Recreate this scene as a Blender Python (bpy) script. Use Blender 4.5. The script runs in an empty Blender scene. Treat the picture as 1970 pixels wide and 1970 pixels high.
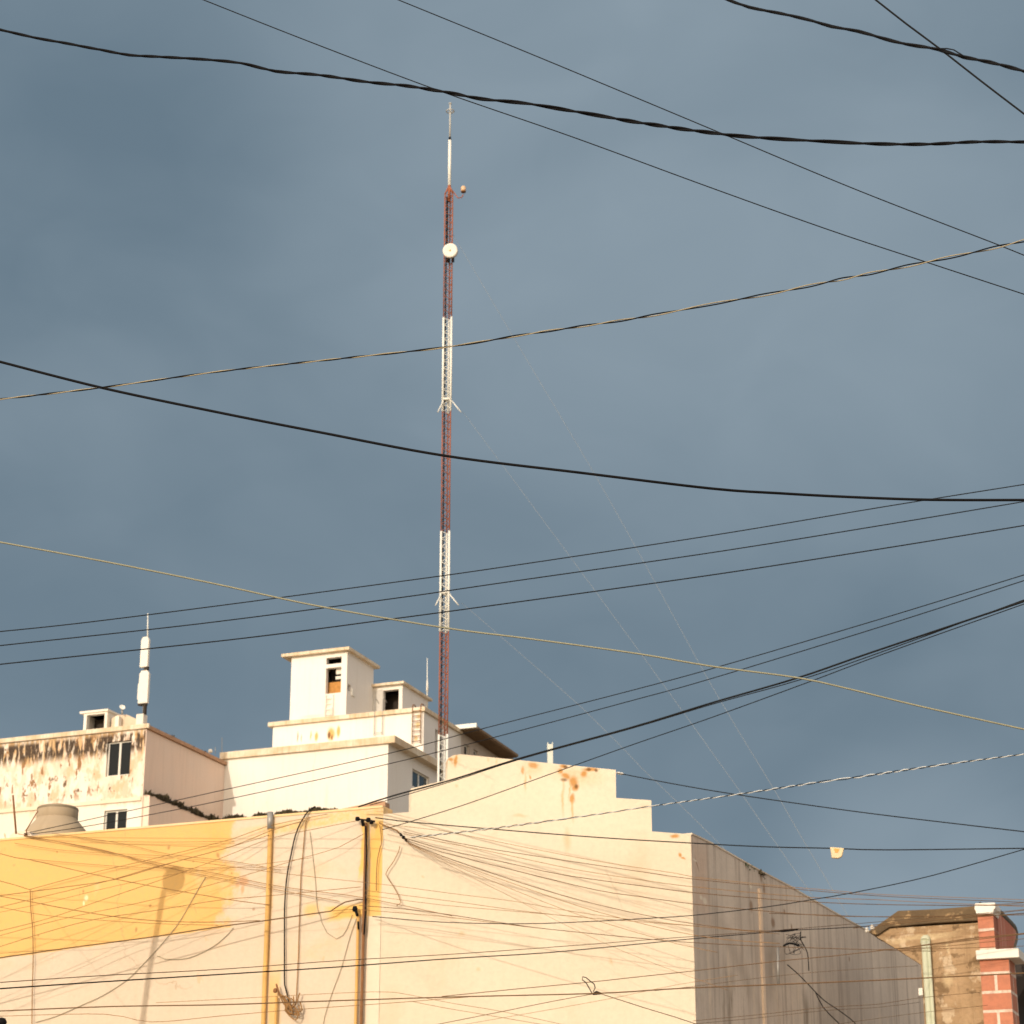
import bpy, bmesh, math, random
from math import sin, cos, tan, radians, sqrt, pi
random.seed(7)
S = bpy.context.scene
COL = S.collection
# ------------------------------------------------------------------ camera
F, CX, PITCH, CZ = 4390.0, 985.0, radians(20.03), 1.6
cd = bpy.data.cameras.new('camera'); cam = bpy.data.objects.new('camera', cd); COL.objects.link(cam)
cam.location = (0, 0, CZ); cam.rotation_euler = (pi/2 + PITCH, 0, 0)
cd.sensor_width = 36; cd.lens = F/1970*36; cd.clip_start = .1; cd.clip_end = 6000
S.camera = cam
cd.dof.use_dof = True; cd.dof.focus_distance = 12.0; cd.dof.aperture_fstop = 9.0
# ------------------------------------------------------------------ light
SUN_AZ, SUN_EL = 205.0, 15.0      # compass style: 0 = +Y (view direction), clockwise
sd_ = (sin(radians(SUN_AZ))*cos(radians(SUN_EL)), cos(radians(SUN_AZ))*cos(radians(SUN_EL)), sin(radians(SUN_EL)))
from mathutils import Vector, Matrix
SD = Vector(sd_)
ld = bpy.data.lights.new('sun', 'SUN'); sun = bpy.data.objects.new('sun', ld); COL.objects.link(sun)
ld.energy = 2.45; ld.angle = radians(.5); ld.color = (1.0, .865, .715)
sun.rotation_euler = SD.to_track_quat('Z', 'Y').to_euler(); sun.location = (-20, -30, 40)
w = bpy.data.worlds.new('World'); S.world = w; w.use_nodes = True
nt = w.node_tree; nt.nodes.clear()
def N(t, kind, **kw):
    n = t.nodes.new(kind)
    for k, v in kw.items():
        if k.startswith('i_'):
            key = k[2:]
            n.inputs[int(key) if key.isdigit() else key].default_value = v
        else: setattr(n, k, v)
    return n
out = N(nt, 'ShaderNodeOutputWorld'); bg = N(nt, 'ShaderNodeBackground'); bg.inputs['Strength'].default_value = .1
sky = N(nt, 'ShaderNodeTexSky', sky_type='NISHITA', sun_disc=False, sun_elevation=radians(SUN_EL), sun_rotation=radians(SUN_AZ), dust_density=2.5)
tc = N(nt, 'ShaderNodeTexCoord')
def L(t, a, b): t.links.new(a, b)
# storm cloud deck on the side away from the sun: broad soft billows
mp = N(nt, 'ShaderNodeMapping'); mp.inputs['Scale'].default_value = (1.0, 1.0, 1.7); mp.inputs['Location'].default_value = (.35, .2, .42); mp.inputs['Rotation'].default_value=(0,.5,0)
L(nt, tc.outputs['Generated'], mp.inputs['Vector'])
n1 = N(nt, 'ShaderNodeTexNoise', i_Scale=4.2, i_Detail=4.0, i_Roughness=.42, i_Distortion=.5); L(nt, mp.outputs[0], n1.inputs['Vector'])
n2 = N(nt, 'ShaderNodeTexNoise', i_Scale=13.0, i_Detail=3.0, i_Roughness=.5, i_Distortion=.8); L(nt, mp.outputs[0], n2.inputs['Vector'])
mx = N(nt, 'ShaderNodeMath', operation='MULTIPLY_ADD', i_1=.26); L(nt, n2.outputs[0], mx.inputs[0])
mx0 = N(nt, 'ShaderNodeMath', operation='MULTIPLY_ADD', i_1=1.0, i_2=-.30); L(nt, n1.outputs[0], mx0.inputs[0]); L(nt, mx0.outputs[0], mx.inputs[2])
# broad brighter and darker cloud masses: (azimuth deg, elevation deg, radius deg, weight)
for az_, el_, rad_, wt_ in ((5.0, 27.0, 12.0, .30), (10.0, 10.8, 4.2, .42), (-14.5, 30.5, 9.0, -.30), (-1.0, 31.5, 7.0, .08), (12.6, 15.5, 6.0, -.08)):
    dn = N(nt, 'ShaderNodeVectorMath', operation='DOT_PRODUCT'); L(nt, tc.outputs['Generated'], dn.inputs[0])
    dn.inputs[1].default_value = (sin(radians(az_))*cos(radians(el_)), cos(radians(az_))*cos(radians(el_)), sin(radians(el_)))
    mr_ = N(nt, 'ShaderNodeMapRange', interpolation_type='SMOOTHSTEP'); L(nt, dn.outputs['Value'], mr_.inputs[0]); mr_.inputs[1].default_value = cos(radians(rad_)); mr_.inputs[2].default_value = 1.0; mr_.inputs[4].default_value = wt_
    ad_ = N(nt, 'ShaderNodeMath', operation='ADD'); L(nt, mx.outputs[0], ad_.inputs[0]); L(nt, mr_.outputs[0], ad_.inputs[1]); mx = ad_
cr = N(nt, 'ShaderNodeValToRGB'); L(nt, mx.outputs[0], cr.inputs[0])
cr.color_ramp.elements[0].position = .05; cr.color_ramp.elements[0].color = (.138, .200, .256, 1)
cr.color_ramp.elements[1].position = .80; cr.color_ramp.elements[1].color = (.262, .335, .396, 1)
cr.color_ramp.interpolation = 'LINEAR'
sc10 = N(nt, 'ShaderNodeVectorMath', operation='SCALE'); sc10.inputs['Scale'].default_value = 10.0; L(nt, cr.outputs[0], sc10.inputs[0])
# clear sky toward the low sun, plus an added warm glow lifting shaded walls
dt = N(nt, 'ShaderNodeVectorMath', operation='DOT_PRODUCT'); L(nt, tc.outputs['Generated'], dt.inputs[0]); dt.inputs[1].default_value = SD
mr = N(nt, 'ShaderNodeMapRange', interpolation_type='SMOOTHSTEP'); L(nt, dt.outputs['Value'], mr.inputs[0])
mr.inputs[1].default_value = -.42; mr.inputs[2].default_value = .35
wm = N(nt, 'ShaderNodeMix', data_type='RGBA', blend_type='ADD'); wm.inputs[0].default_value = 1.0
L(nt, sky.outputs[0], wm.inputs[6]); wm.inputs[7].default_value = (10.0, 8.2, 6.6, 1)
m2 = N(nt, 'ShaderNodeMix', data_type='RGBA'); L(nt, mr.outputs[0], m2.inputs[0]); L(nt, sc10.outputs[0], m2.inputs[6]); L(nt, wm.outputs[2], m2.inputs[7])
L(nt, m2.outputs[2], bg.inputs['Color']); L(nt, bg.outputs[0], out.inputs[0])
S.view_settings.view_transform = 'Standard'; S.view_settings.look = 'None'; S.view_settings.gamma = 1; S.view_settings.exposure = 0.0
S.render.engine = 'CYCLES'
S.render.resolution_x = S.render.resolution_y = 1024
S.cycles.max_bounces = 6
# ------------------------------------------------------------------ geometry helpers
def ray(x, y):
    a, b = (x-CX)/F, (CX-y)/F
    return Vector((a, cos(PITCH)-b*sin(PITCH), sin(PITCH)+b*cos(PITCH)))
CAM = Vector((0, 0, CZ))
def at(x, y, Y):
    d = ray(x, y); return CAM + d*(Y/d.y)
def zdepth(P):
    return (P-CAM).dot(Vector((0, cos(PITCH), sin(PITCH))))
class Plane:
    """vertical plane through P, running in compass direction az; the outward normal is az+90"""
    def __init__(s, P, az):
        s.P = Vector((P[0], P[1], 0)); s.az = az
        a = radians(az); s.d = Vector((sin(a), cos(a), 0)); b = radians(az+90); s.n = Vector((sin(b), cos(b), 0))
    def hit(s, x, y):
        d = ray(x, y); t = (s.P-Vector((0, 0, 0))).dot(s.n)/d.dot(s.n); return CAM + d*t
    def px(s, x, y):
        h = s.hit(x, y); return ((h-s.P).dot(s.d), h.z)
    def pt(s, a, z, o=0.0):
        v = s.P + s.d*a + s.n*o; return Vector((v.x, v.y, z))
    def back(s, k): return Plane(s.P - s.n*k, s.az)
class MB:
    def __init__(s): s.v = []; s.f = []; s.uv = []; s.sm = []
    def face(s, pts, uv=None, smooth=False):
        i = len(s.v); s.v += [Vector(p) for p in pts]; s.f.append(tuple(range(i, i+len(pts))))
        s.uv.append(uv or [(p[0], p[2]) for p in pts]); s.sm.append(smooth)
    def mesh(s, vs, fs, uvs=None, smooth=False):
        i = len(s.v); s.v += [Vector(p) for p in vs]
        for k, f in enumerate(fs):
            s.f.append(tuple(i+j for j in f)); s.uv.append([(vs[j][0]+vs[j][1]*.7, vs[j][2]) for j in f]); s.sm.append(smooth)
    def build(s, name, m, parent=None, bev=0, weld=True):
        me = bpy.data.meshes.new(name)
        off = Vector(parent.location) if parent else Vector((0, 0, 0))
        if parent and parent.parent: off = off + Vector(parent.parent.location)
        o = bpy.data.objects.new(name, me)
        if not parent:   # origin at base centre
            xs = [p.x for p in s.v]; ys = [p.y for p in s.v]; zs = [p.z for p in s.v]
            off = Vector(((min(xs)+max(xs))/2, (min(ys)+max(ys))/2, min(zs))); o.location = off
        me.from_pydata([p-off for p in s.v], [], s.f)
        ul = me.uv_layers.new(name='UVMap'); k = 0
        for uvs in s.uv:
            for u in uvs: ul.data[k].uv = u; k += 1
        for p, q in zip(me.polygons, s.sm): p.use_smooth = q
        if weld:
            b = bmesh.new(); b.from_mesh(me); bmesh.ops.remove_doubles(b, verts=b.verts, dist=1e-5); bmesh.ops.recalc_face_normals(b, faces=b.faces); b.to_mesh(me); b.free()
        me.materials.append(m); COL.objects.link(o)
        if parent: o.parent = parent
        if bev:
            md = o.modifiers.new('bevel', 'BEVEL'); md.width = bev; md.segments = 2; md.limit_method = 'ANGLE'
        return o
    # solids
    def prism(s, pl, poly, depth, o=0.0):
        """polygon (a,z) on a plane, standing o proud of it, running back by depth"""
        fr = [pl.pt(a, z, o) for a, z in poly]; bk = [pl.pt(a, z, o-depth) for a, z in poly]
        s.face(fr, [(a, z) for a, z in poly]); s.face(bk[::-1], [(a, z) for a, z in poly][::-1])
        n = len(poly)
        for i in range(n):
            j = (i+1) % n; a0, z0 = poly[i]; a1, z1 = poly[j]
            dl = sqrt((a1-a0)**2+(z1-z0)**2)
            if abs(a1-a0) > abs(z1-z0): uv = [(a0, z0), (a0, z0+depth), (a1, z1+depth), (a1, z1)]
            else: uv = [(a0, z0), (a0+depth, z0), (a1+depth, z1), (a1, z1)]
            s.face([fr[i], bk[i], bk[j], fr[j]], uv)
    def box(s, pl, a0, a1, z0, z1, o0, o1):
        """o0 < o1 outward offsets"""
        s.prism(pl, [(a0, z0), (a1, z0), (a1, z1), (a0, z1)], o1-o0, o1)
    def tube(s, pts, r, n=6, caps=True):
        pts = [Vector(p) for p in pts]; rings = []; m = len(pts); ref = None; i0 = len(s.v)
        for i, p in enumerate(pts):
            t = (pts[min(i+1, m-1)]-pts[max(i-1, 0)]).normalized()
            if ref is None:
                ref = t.cross(Vector((0, 0, 1)))
                if ref.length < .01: ref = t.cross(Vector((1, 0, 0)))
            ref = (ref - t*ref.dot(t)).normalized(); b = t.cross(ref)
            rr = r[i] if isinstance(r, (list, tuple)) else r
            for k in range(n):
                q = 2*pi*k/n; s.v.append(p + ref*cos(q)*rr + b*sin(q)*rr)
        for i in range(m-1):
            for k in range(n):
                k2 = (k+1) % n
                s.f.append((i0+i*n+k, i0+i*n+k2, i0+(i+1)*n+k2, i0+(i+1)*n+k)); s.uv.append([(k/n, i), (k/n, i), (k/n, i+1), (k/n, i+1)]); s.sm.append(True)
        if caps:
            s.f.append(tuple(i0+k for k in range(n))[::-1]); s.uv.append([(0, 0)]*n); s.sm.append(False)
            s.f.append(tuple(i0+(m-1)*n+k for k in range(n))); s.uv.append([(0, 0)]*n); s.sm.append(False)
    def lathe(s, c, prof, n=24, axis=None):
        """prof: (radius, height) around axis through c"""
        ax = (axis or Vector((0, 0, 1))).normalized()
        e = ax.cross(Vector((1, 0, 0)));
        if e.length < .1: e = ax.cross(Vector((0, 1, 0)))
        e.normalize(); g = ax.cross(e); i0 = len(s.v); m = len(prof); c = Vector(c)
        for r, h in prof:
            for k in range(n):
                q = 2*pi*k/n; s.v.append(c + ax*h + e*cos(q)*max(r, 1e-4) + g*sin(q)*max(r, 1e-4))
        for i in range(m-1):
            for k in range(n):
                k2 = (k+1) % n
                s.f.append((i0+i*n+k, i0+i*n+k2, i0+(i+1)*n+k2, i0+(i+1)*n+k)); s.uv.append([(k/n*4, prof[i][1]), (k/n*4, prof[i][1]), (k/n*4, prof[i+1][1]), (k/n*4, prof[i+1][1])]); s.sm.append(True)
def empty(name, loc, label=None, cat=None, group=None):
    o = bpy.data.objects.new(name, None); COL.objects.link(o); o.location = loc; o.empty_display_size = .3
    if label: tag(o, label, cat, group)
    return o
def tag(o, label=None, cat=None, group=None, kind=None):
    if label: o['label'] = label
    if cat: o['category'] = cat
    if group: o['group'] = group
    if kind: o['kind'] = kind
    return o
# ------------------------------------------------------------------ materials
def newmat(name):
    m = bpy.data.materials.new(name); m.use_nodes = True; t = m.node_tree
    return m, t, t.nodes['Principled BSDF']
def mth(t, op, a, b=None, c=None, clamp=False):
    n = N(t, 'ShaderNodeMath', operation=op, use_clamp=clamp)
    for i, x in enumerate((a, b, c)):
        if x is None: continue
        if hasattr(x, 'links') or isinstance(x, bpy.types.NodeSocket): L(t, x, n.inputs[i])
        else: n.inputs[i].default_value = x
    return n.outputs[0]
def ramp(t, v, lo, hi):
    n = N(t, 'ShaderNodeMapRange', interpolation_type='SMOOTHSTEP'); L(t, v, n.inputs[0]); n.inputs[1].default_value = lo; n.inputs[2].default_value = hi
    return n.outputs[0]
def mixc(t, f, a, b):
    n = N(t, 'ShaderNodeMix', data_type='RGBA')
    if isinstance(f, float): n.inputs[0].default_value = f
    else: L(t, f, n.inputs[0])
    for i, x in ((6, a), (7, b)):
        if isinstance(x, tuple): n.inputs[i].default_value = x+(1,) if len(x) == 3 else x
        else: L(t, x, n.inputs[i])
    return n.outputs[2]
def simple(name, col, rough=.6, metal=0, var=.12, scale=8.0, bump=0.0):
    m, t, b = newmat(name)
    tc = N(t, 'ShaderNodeTexCoord'); n = N(t, 'ShaderNodeTexNoise', i_Scale=scale, i_Detail=5.0); L(t, tc.outputs['Object'], n.inputs['Vector'])
    c = mixc(t, n.outputs[0], tuple(x*(1-var) for x in col), tuple(min(1, x*(1+var)) for x in col)); L(t, c, b.inputs['Base Color'])
    b.inputs['Roughness'].default_value = rough; b.inputs['Metallic'].default_value = metal
    if bump:
        bp = N(t, 'ShaderNodeBump', i_Strength=bump, i_Distance=.02); L(t, n.outputs[0], bp.inputs['Height']); L(t, bp.outputs[0], b.inputs['Normal'])
    return m
def plaster(name, base, base2, patches=(), streak=0.0, streakcol=(.2, .15, .1), bump=.35, grain=.06, big=.45, amp=.12, cracks=0.0):
    """base/base2 mottled plaster in UV metres with stains: each patch = dict(col, blobs=[(kind,a,z,ra,rz,rot)] or noise=(sx,sz,thr,soft,zlo,zhi,fe))"""
    m, t, b = newmat(name)
    tc = N(t, 'ShaderNodeTexCoord'); uv = tc.outputs['UV']
    nb = N(t, 'ShaderNodeTexNoise', i_Scale=big, i_Detail=6.0, i_Roughness=.6); L(t, uv, nb.inputs['Vector'])
    col = mixc(t, ramp(t, nb.outputs[0], .3, .7), base, base2)
    nf = N(t, 'ShaderNodeTexNoise', i_Scale=14.0, i_Detail=6.0, i_Roughness=.7); L(t, uv, nf.inputs['Vector'])
    ms = N(t, 'ShaderNodeMapping'); ms.inputs['Scale'].default_value = (7.0, .35, 1); L(t, uv, ms.inputs['Vector'])
    ns = N(t, 'ShaderNodeTexNoise', i_Scale=1.0, i_Detail=5.0, i_Roughness=.65); L(t, ms.outputs[0], ns.inputs['Vector'])
    if streak: col = mixc(t, mth(t, 'MULTIPLY', ramp(t, ns.outputs[0], .46, .72), streak), col, streakcol)
    # distorted uv
    nd = N(t, 'ShaderNodeTexNoise', i_Scale=2.2, i_Detail=5.0, i_Roughness=.65); L(t, uv, nd.inputs['Vector'])
    v1 = N(t, 'ShaderNodeVectorMath', operation='SUBTRACT'); L(t, nd.outputs['Color'], v1.inputs[0]); v1.inputs[1].default_value = (.5, .5, .5)
    sep = N(t, 'ShaderNodeSeparateXYZ'); L(t, uv, sep.inputs[0])
    for p in patches:
        if 'noise' in p:
            sx, sz, thr, soft, zlo, zhi, fe = p['noise']
            mm = N(t, 'ShaderNodeMapping'); mm.inputs['Scale'].default_value = (sx, sz, 1); mm.inputs['Location'].default_value = (p.get('seed', 0)*3.7, p.get('seed', 0)*1.3, 0); L(t, uv, mm.inputs['Vector'])
            nn = N(t, 'ShaderNodeTexNoise', i_Scale=1.0, i_Detail=p.get('detail', 5.0), i_Roughness=p.get('rg', .62)); L(t, mm.outputs[0], nn.inputs['Vector'])
            mask = ramp(t, nn.outputs[0], thr, thr+soft)
            mask = mth(t, 'MULTIPLY', mask, ramp(t, sep.outputs[1], zlo-fe, zlo+fe))
            r2 = N(t, 'ShaderNodeMapRange', interpolation_type='SMOOTHSTEP'); L(t, sep.outputs[1], r2.inputs[0]); r2.inputs[1].default_value = zhi-fe*.5; r2.inputs[2].default_value = zhi+fe*.5; r2.inputs[3].default_value = 1; r2.inputs[4].default_value = 0
            mask = mth(t, 'MULTIPLY', mask, r2.outputs[0])
            if 'arange' in p:
                mask = mth(t, 'MULTIPLY', mask, ramp(t, sep.outputs[0], p['arange'][0]-.1, p['arange'][0]+.1))
        elif 'half' in p:     # above the line z = m a + c, and a < amax
            mm_, c_, amax = p['half']
            v2 = N(t, 'ShaderNodeVectorMath', operation='MULTIPLY_ADD'); L(t, v1.outputs[0], v2.inputs[0]); v2.inputs[1].default_value = (1.1, .03, 0); L(t, uv, v2.inputs[2])
            s2 = N(t, 'ShaderNodeSeparateXYZ'); L(t, v2.outputs[0], s2.inputs[0])
            e = mth(t, 'SUBTRACT', s2.outputs[1], mth(t, 'MULTIPLY_ADD', s2.outputs[0], mm_, c_))
            mask = ramp(t, e, -.012, .012)
            r2 = N(t, 'ShaderNodeMapRange', interpolation_type='SMOOTHSTEP'); L(t, s2.outputs[0], r2.inputs[0]); r2.inputs[1].default_value = amax-.09; r2.inputs[2].default_value = amax+.12; r2.inputs[3].default_value = 1; r2.inputs[4].default_value = 0
            mask = mth(t, 'MULTIPLY', mask, r2.outputs[0])
        else:
            am = p.get('amp', amp)
            v2 = N(t, 'ShaderNodeVectorMath', operation='MULTIPLY_ADD'); L(t, v1.outputs[0], v2.inputs[0]); v2.inputs[1].default_value = (am, am, 0); L(t, uv, v2.inputs[2])
            dist = None
            for (kind, a, z, ra, rz, rot) in p['blobs']:
                mm = N(t, 'ShaderNodeMapping', vector_type='TEXTURE'); L(t, v2.outputs[0], mm.inputs['Vector'])
                mm.inputs['Location'].default_value = (a, z, 0); mm.inputs['Rotation'].default_value = (0, 0, radians(rot)); mm.inputs['Scale'].default_value = (ra, rz, 1)
                if kind == 'e':
                    ln = N(t, 'ShaderNodeVectorMath', operation='LENGTH'); L(t, mm.outputs[0], ln.inputs[0]); dd = ln.outputs['Value']
                else:
                    ab = N(t, 'ShaderNodeVectorMath', operation='ABSOLUTE'); L(t, mm.outputs[0], ab.inputs[0]); sx = N(t, 'ShaderNodeSeparateXYZ'); L(t, ab.outputs[0], sx.inputs[0]); dd = mth(t, 'MAXIMUM', sx.outputs[0], sx.outputs[1])
                dist = dd if dist is None else mth(t, 'MINIMUM', dist, dd)
            so = p.get('soft', .35)
            n = N(t, 'ShaderNodeMapRange', interpolation_type='SMOOTHSTEP'); L(t, dist, n.inputs[0]); n.inputs[1].default_value = 1-so; n.inputs[2].default_value = 1+so; n.inputs[3].default_value = 1; n.inputs[4].default_value = 0
            mask = n.outputs[0]
            if p.get('speck'):
                mask = mth(t, 'MULTIPLY', mask, ramp(t, nf.outputs[0], .5-p['speck'], .5+p['speck']*.6))
        mask = mth(t, 'MULTIPLY', mask, p.get('k', 1.0))
        col = mixc(t, mask, col, p['col'])
    if cracks:
        vv = N(t, 'ShaderNodeVectorMath', operation='MULTIPLY_ADD'); L(t, v1.outputs[0], vv.inputs[0]); vv.inputs[1].default_value = (.5, .5, 0); L(t, uv, vv.inputs[2])
        vo = N(t, 'ShaderNodeTexVoronoi', feature='DISTANCE_TO_EDGE', i_Scale=.42); L(t, vv.outputs[0], vo.inputs['Vector'])
        n = N(t, 'ShaderNodeMapRange'); L(t, vo.outputs['Distance'], n.inputs[0]); n.inputs[1].default_value = .0; n.inputs[2].default_value = .006; n.inputs[3].default_value = 1; n.inputs[4].default_value = 0
        col = mixc(t, mth(t, 'MULTIPLY', mth(t, 'MULTIPLY', n.outputs[0], ramp(t, nb.outputs[0], .48, .62)), cracks), col, (.30, .20, .12))
    col = mixc(t, mth(t, 'MULTIPLY', ramp(t, nf.outputs[0], .35, .75), grain*2), col, tuple(x*.55 for x in base))
    L(t, col, b.inputs['Base Color']); b.inputs['Roughness'].default_value = .88
    hh = mth(t, 'ADD', nf.outputs[0], mth(t, 'MULTIPLY', nb.outputs[0], 2.0))
    bp = N(t, 'ShaderNodeBump', i_Strength=bump, i_Distance=.02); L(t, hh, bp.inputs['Height']); L(t, bp.outputs[0], b.inputs['Normal'])
    return m
WHITE = (.76, .72, .64)
M = {}
M['glass'] = simple('window_glass', (.012, .015, .016), .22); M['glass'].node_tree.nodes['Principled BSDF'].inputs['Specular IOR Level'].default_value = .12
M['dark'] = simple('dark_interior', (.03, .022, .015), .9)
M['alu'] = simple('window_aluminium', (.62, .60, .54), .5)
M['black'] = simple('black_rubber', (.006, .006, .007), .75, scale=30)
M['wire'] = simple('weathered_cable', (.012, .013, .014), .8, scale=30)
M['brownwire'] = simple('brown_cable', (.27, .15, .06), .8, scale=30)
M['umber'] = simple('dusty_brown_cable', (.13, .072, .030), .9, scale=30)
M['tan'] = simple('tan_cable', (.30, .26, .17), .55, scale=30)
M['palewire'] = simple('pale_cable', (.235, .235, .165), .7, scale=30)
M['whitewire'] = simple('white_cable', (.55, .57, .56), .5, scale=30)
M['guy'] = simple('galvanised_guy', (.185, .22, .255), .9, .0)
M['red'] = simple('faded_red_paint', (.27, .082, .034), .75, var=.4, scale=1.5)
M['wht'] = simple('mast_white_paint', (.72, .72, .66), .5)
M['rust'] = simple('rusty_steel', (.19, .085, .03), .85, var=.45, scale=6, bump=.4)
M['steel'] = simple('dull_steel', (.30, .29, .27), .5, .4)
M['metal'] = simple('street_lamp_metal', (.33, .33, .32), .5, .5)
M['tank'] = plaster('tank_plastic', (.40, .32, .22), (.34, .27, .18), streak=.35, streakcol=(.22, .17, .09), bump=.1)
M['tankrim'] = simple('tank_rim', (.20, .16, .10), .6)
M['radome'] = simple('antenna_radome', (.70, .67, .60), .55, var=.08)
M['moss'] = simple('dead_moss', (.05, .038, .018), .95, var=.5, scale=20)
M['green'] = simple('green_weed', (.05, .07, .025), .8, var=.4, scale=20)
M['awn'] = simple('rusty_awning_sheet', (.20, .13, .07), .85, var=.4, scale=3)
M['tile'] = simple('old_roof_tile', (.42, .25, .15), .9, var=.35, scale=6, bump=.4)
M['ochre'] = simple('ochre_painted_pipe', (.56, .33, .10), .7, var=.3, scale=5)
M['gutter'] = simple('pale_green_pipe', (.50, .52, .38), .55, var=.15, scale=4)
for k_ in ('black', 'wire', 'brownwire'): M[k_].node_tree.nodes['Principled BSDF'].inputs['Specular IOR Level'].default_value = .12
# ------------------------------------------------------------------ planes
AF, AS = 111.1, 21.1         # compass directions of the facades and of their receding side walls
P_y = at(735, 1700, 30); PY = Plane(P_y, AF)               # ochre and cream street wall
PS = Plane(P_y, 82.0)                                      # stepped gable wall
hs = PS.hit(1334, 1790); PSS = Plane(hs, 23.6)             # its shaded side wall
P_b = at(1885, 1850, 34.6); PB = Plane(P_b, AF)            # brown building
# ------------------------------------------------------------------ ground
def sheet(name, x0, x1, y0, y1, z, m, zb=None):
    b = MB(); b.face([(x0, y0, z), (x1, y0, z), (x1, y1, z), (x0, y1, z)], [(x0, y0), (x1, y0), (x1, y1), (x0, y1)])
    o = b.build(name, m); o['kind'] = 'structure'; return o
gm = plaster('dry_ground', (.26, .21, .15), (.20, .17, .12)); rm = plaster('asphalt', (.055, .053, .05), (.07, .066, .06)); pm = plaster('pavement_concrete', (.34, .31, .26), (.28, .25, .21))
sheet('ground', -1500, 1500, -1500, 1500, 0, gm)
sheet('road', -60, 60, 9, 25, .004, rm)
pv = MB(); pv.prism(PY, [(-26, 0), (0, 0), (0, .14), (-26, .14)], 2.0, 2.0); o = pv.build('pavement', pm); o['kind'] = 'structure'
pv = MB(); pv.prism(PS, [(0, 0), (PS.px(1334, 1790)[0], 0), (PS.px(1334, 1790)[0], .14), (0, .14)], 2.0, 2.0); o = pv.build('pavement', pm); o['kind'] = 'structure'
# ------------------------------------------------------------------ generic building body with openings
def gridwall(mb, pl, a0, a1, z0, z1, holes, rev=.22, o=0.0, uo=0.0):
    A = sorted({a0, a1, *[h[0] for h in holes], *[h[1] for h in holes]}); Z = sorted({z0, z1, *[h[2] for h in holes], *[h[3] for h in holes]})
    for i in range(len(A)-1):
        for j in range(len(Z)-1):
            ca, cz = (A[i]+A[i+1])/2, (Z[j]+Z[j+1])/2
            if any(h[0] < ca < h[1] and h[2] < cz < h[3] for h in holes): continue
            q = [(A[i], Z[j]), (A[i+1], Z[j]), (A[i+1], Z[j+1]), (A[i], Z[j+1])]
            mb.face([pl.pt(a, z, o) for a, z in q], [(a+uo, z) for a, z in q])
    for h in holes:
        q = [(h[0], h[2]), (h[1], h[2]), (h[1], h[3]), (h[0], h[3])]
        for k in range(4):
            (a, z), (c, e) = q[k], q[(k+1) % 4]
            mb.face([pl.pt(a, z, o), pl.pt(c, e, o), pl.pt(c, e, o-rev), pl.pt(a, z, o-rev)], [(a, z), (c, e), (c+rev, e), (a+rev, z)])
def body(mb, front, a0, a1, depth, z0, z1, fh=(), sh=()):
    """front Plane facade from a0 to a1; right side wall recedes by depth"""
    side = Plane(front.pt(a1, 0), front.az-90)
    gridwall(mb, front, a0, a1, z0, z1, list(fh))
    gridwall(mb, side, 0, depth, z0, z1, list(sh), uo=60.0)
    lf = Plane(front.pt(a0, 0), front.az-90)
    mb.face([lf.pt(0, z0), lf.pt(depth, z0), lf.pt(depth, z1), lf.pt(0, z1)])
    mb.face([front.pt(a0, z0, -depth), front.pt(a1, z0, -depth), front.pt(a1, z1, -depth), front.pt(a0, z1, -depth)])
    mb.face([front.pt(a0, z1), front.pt(a1, z1), front.pt(a1, z1, -depth), front.pt(a0, z1, -depth)], [(a0, 0), (a1, 0), (a1, depth), (a0, depth)])
    return side
def window(pl, h, parent, mull=1, rec=.10, fw=.05, glass=None, fm=None, label=None):
    a0, a1, z0, z1 = h
    f = MB()
    f.box(pl, a0+.003, a0+fw, z0+.003, z1-.003, -rec-.05, -rec); f.box(pl, a1-fw, a1-.003, z0+.003, z1-.003, -rec-.05, -rec)
    f.box(pl, a0+fw, a1-fw, z1-fw, z1-.003, -rec-.05, -rec-.002); f.box(pl, a0+fw, a1-fw, z0+.003, z0+fw, -rec-.05, -rec-.002)
    for k in range(mull):
        c = a0+(a1-a0)*(k+1)/(mull+1); f.box(pl, c-fw*.8, c+fw*.8, z0+fw, z1-fw, -rec-.05, -rec+.004)
    o = f.build('window', fm or M['alu'], parent)
    g = MB(); g.box(pl, a0+.01, a1-.01, z0+.01, z1-.01, -rec-.04, -rec-.02); p = g.build('pane', glass or M['glass'], o)
    if label: o['label'] = label
    return o
def slab(pl, a0, a1, oF, oB, z0, z1, m, parent, name='roof', bev=.0):
    b = MB(); b.box(pl, a0, a1, z0, z1, -oB, oF); return b.build(name, m, parent, bev)
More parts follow.
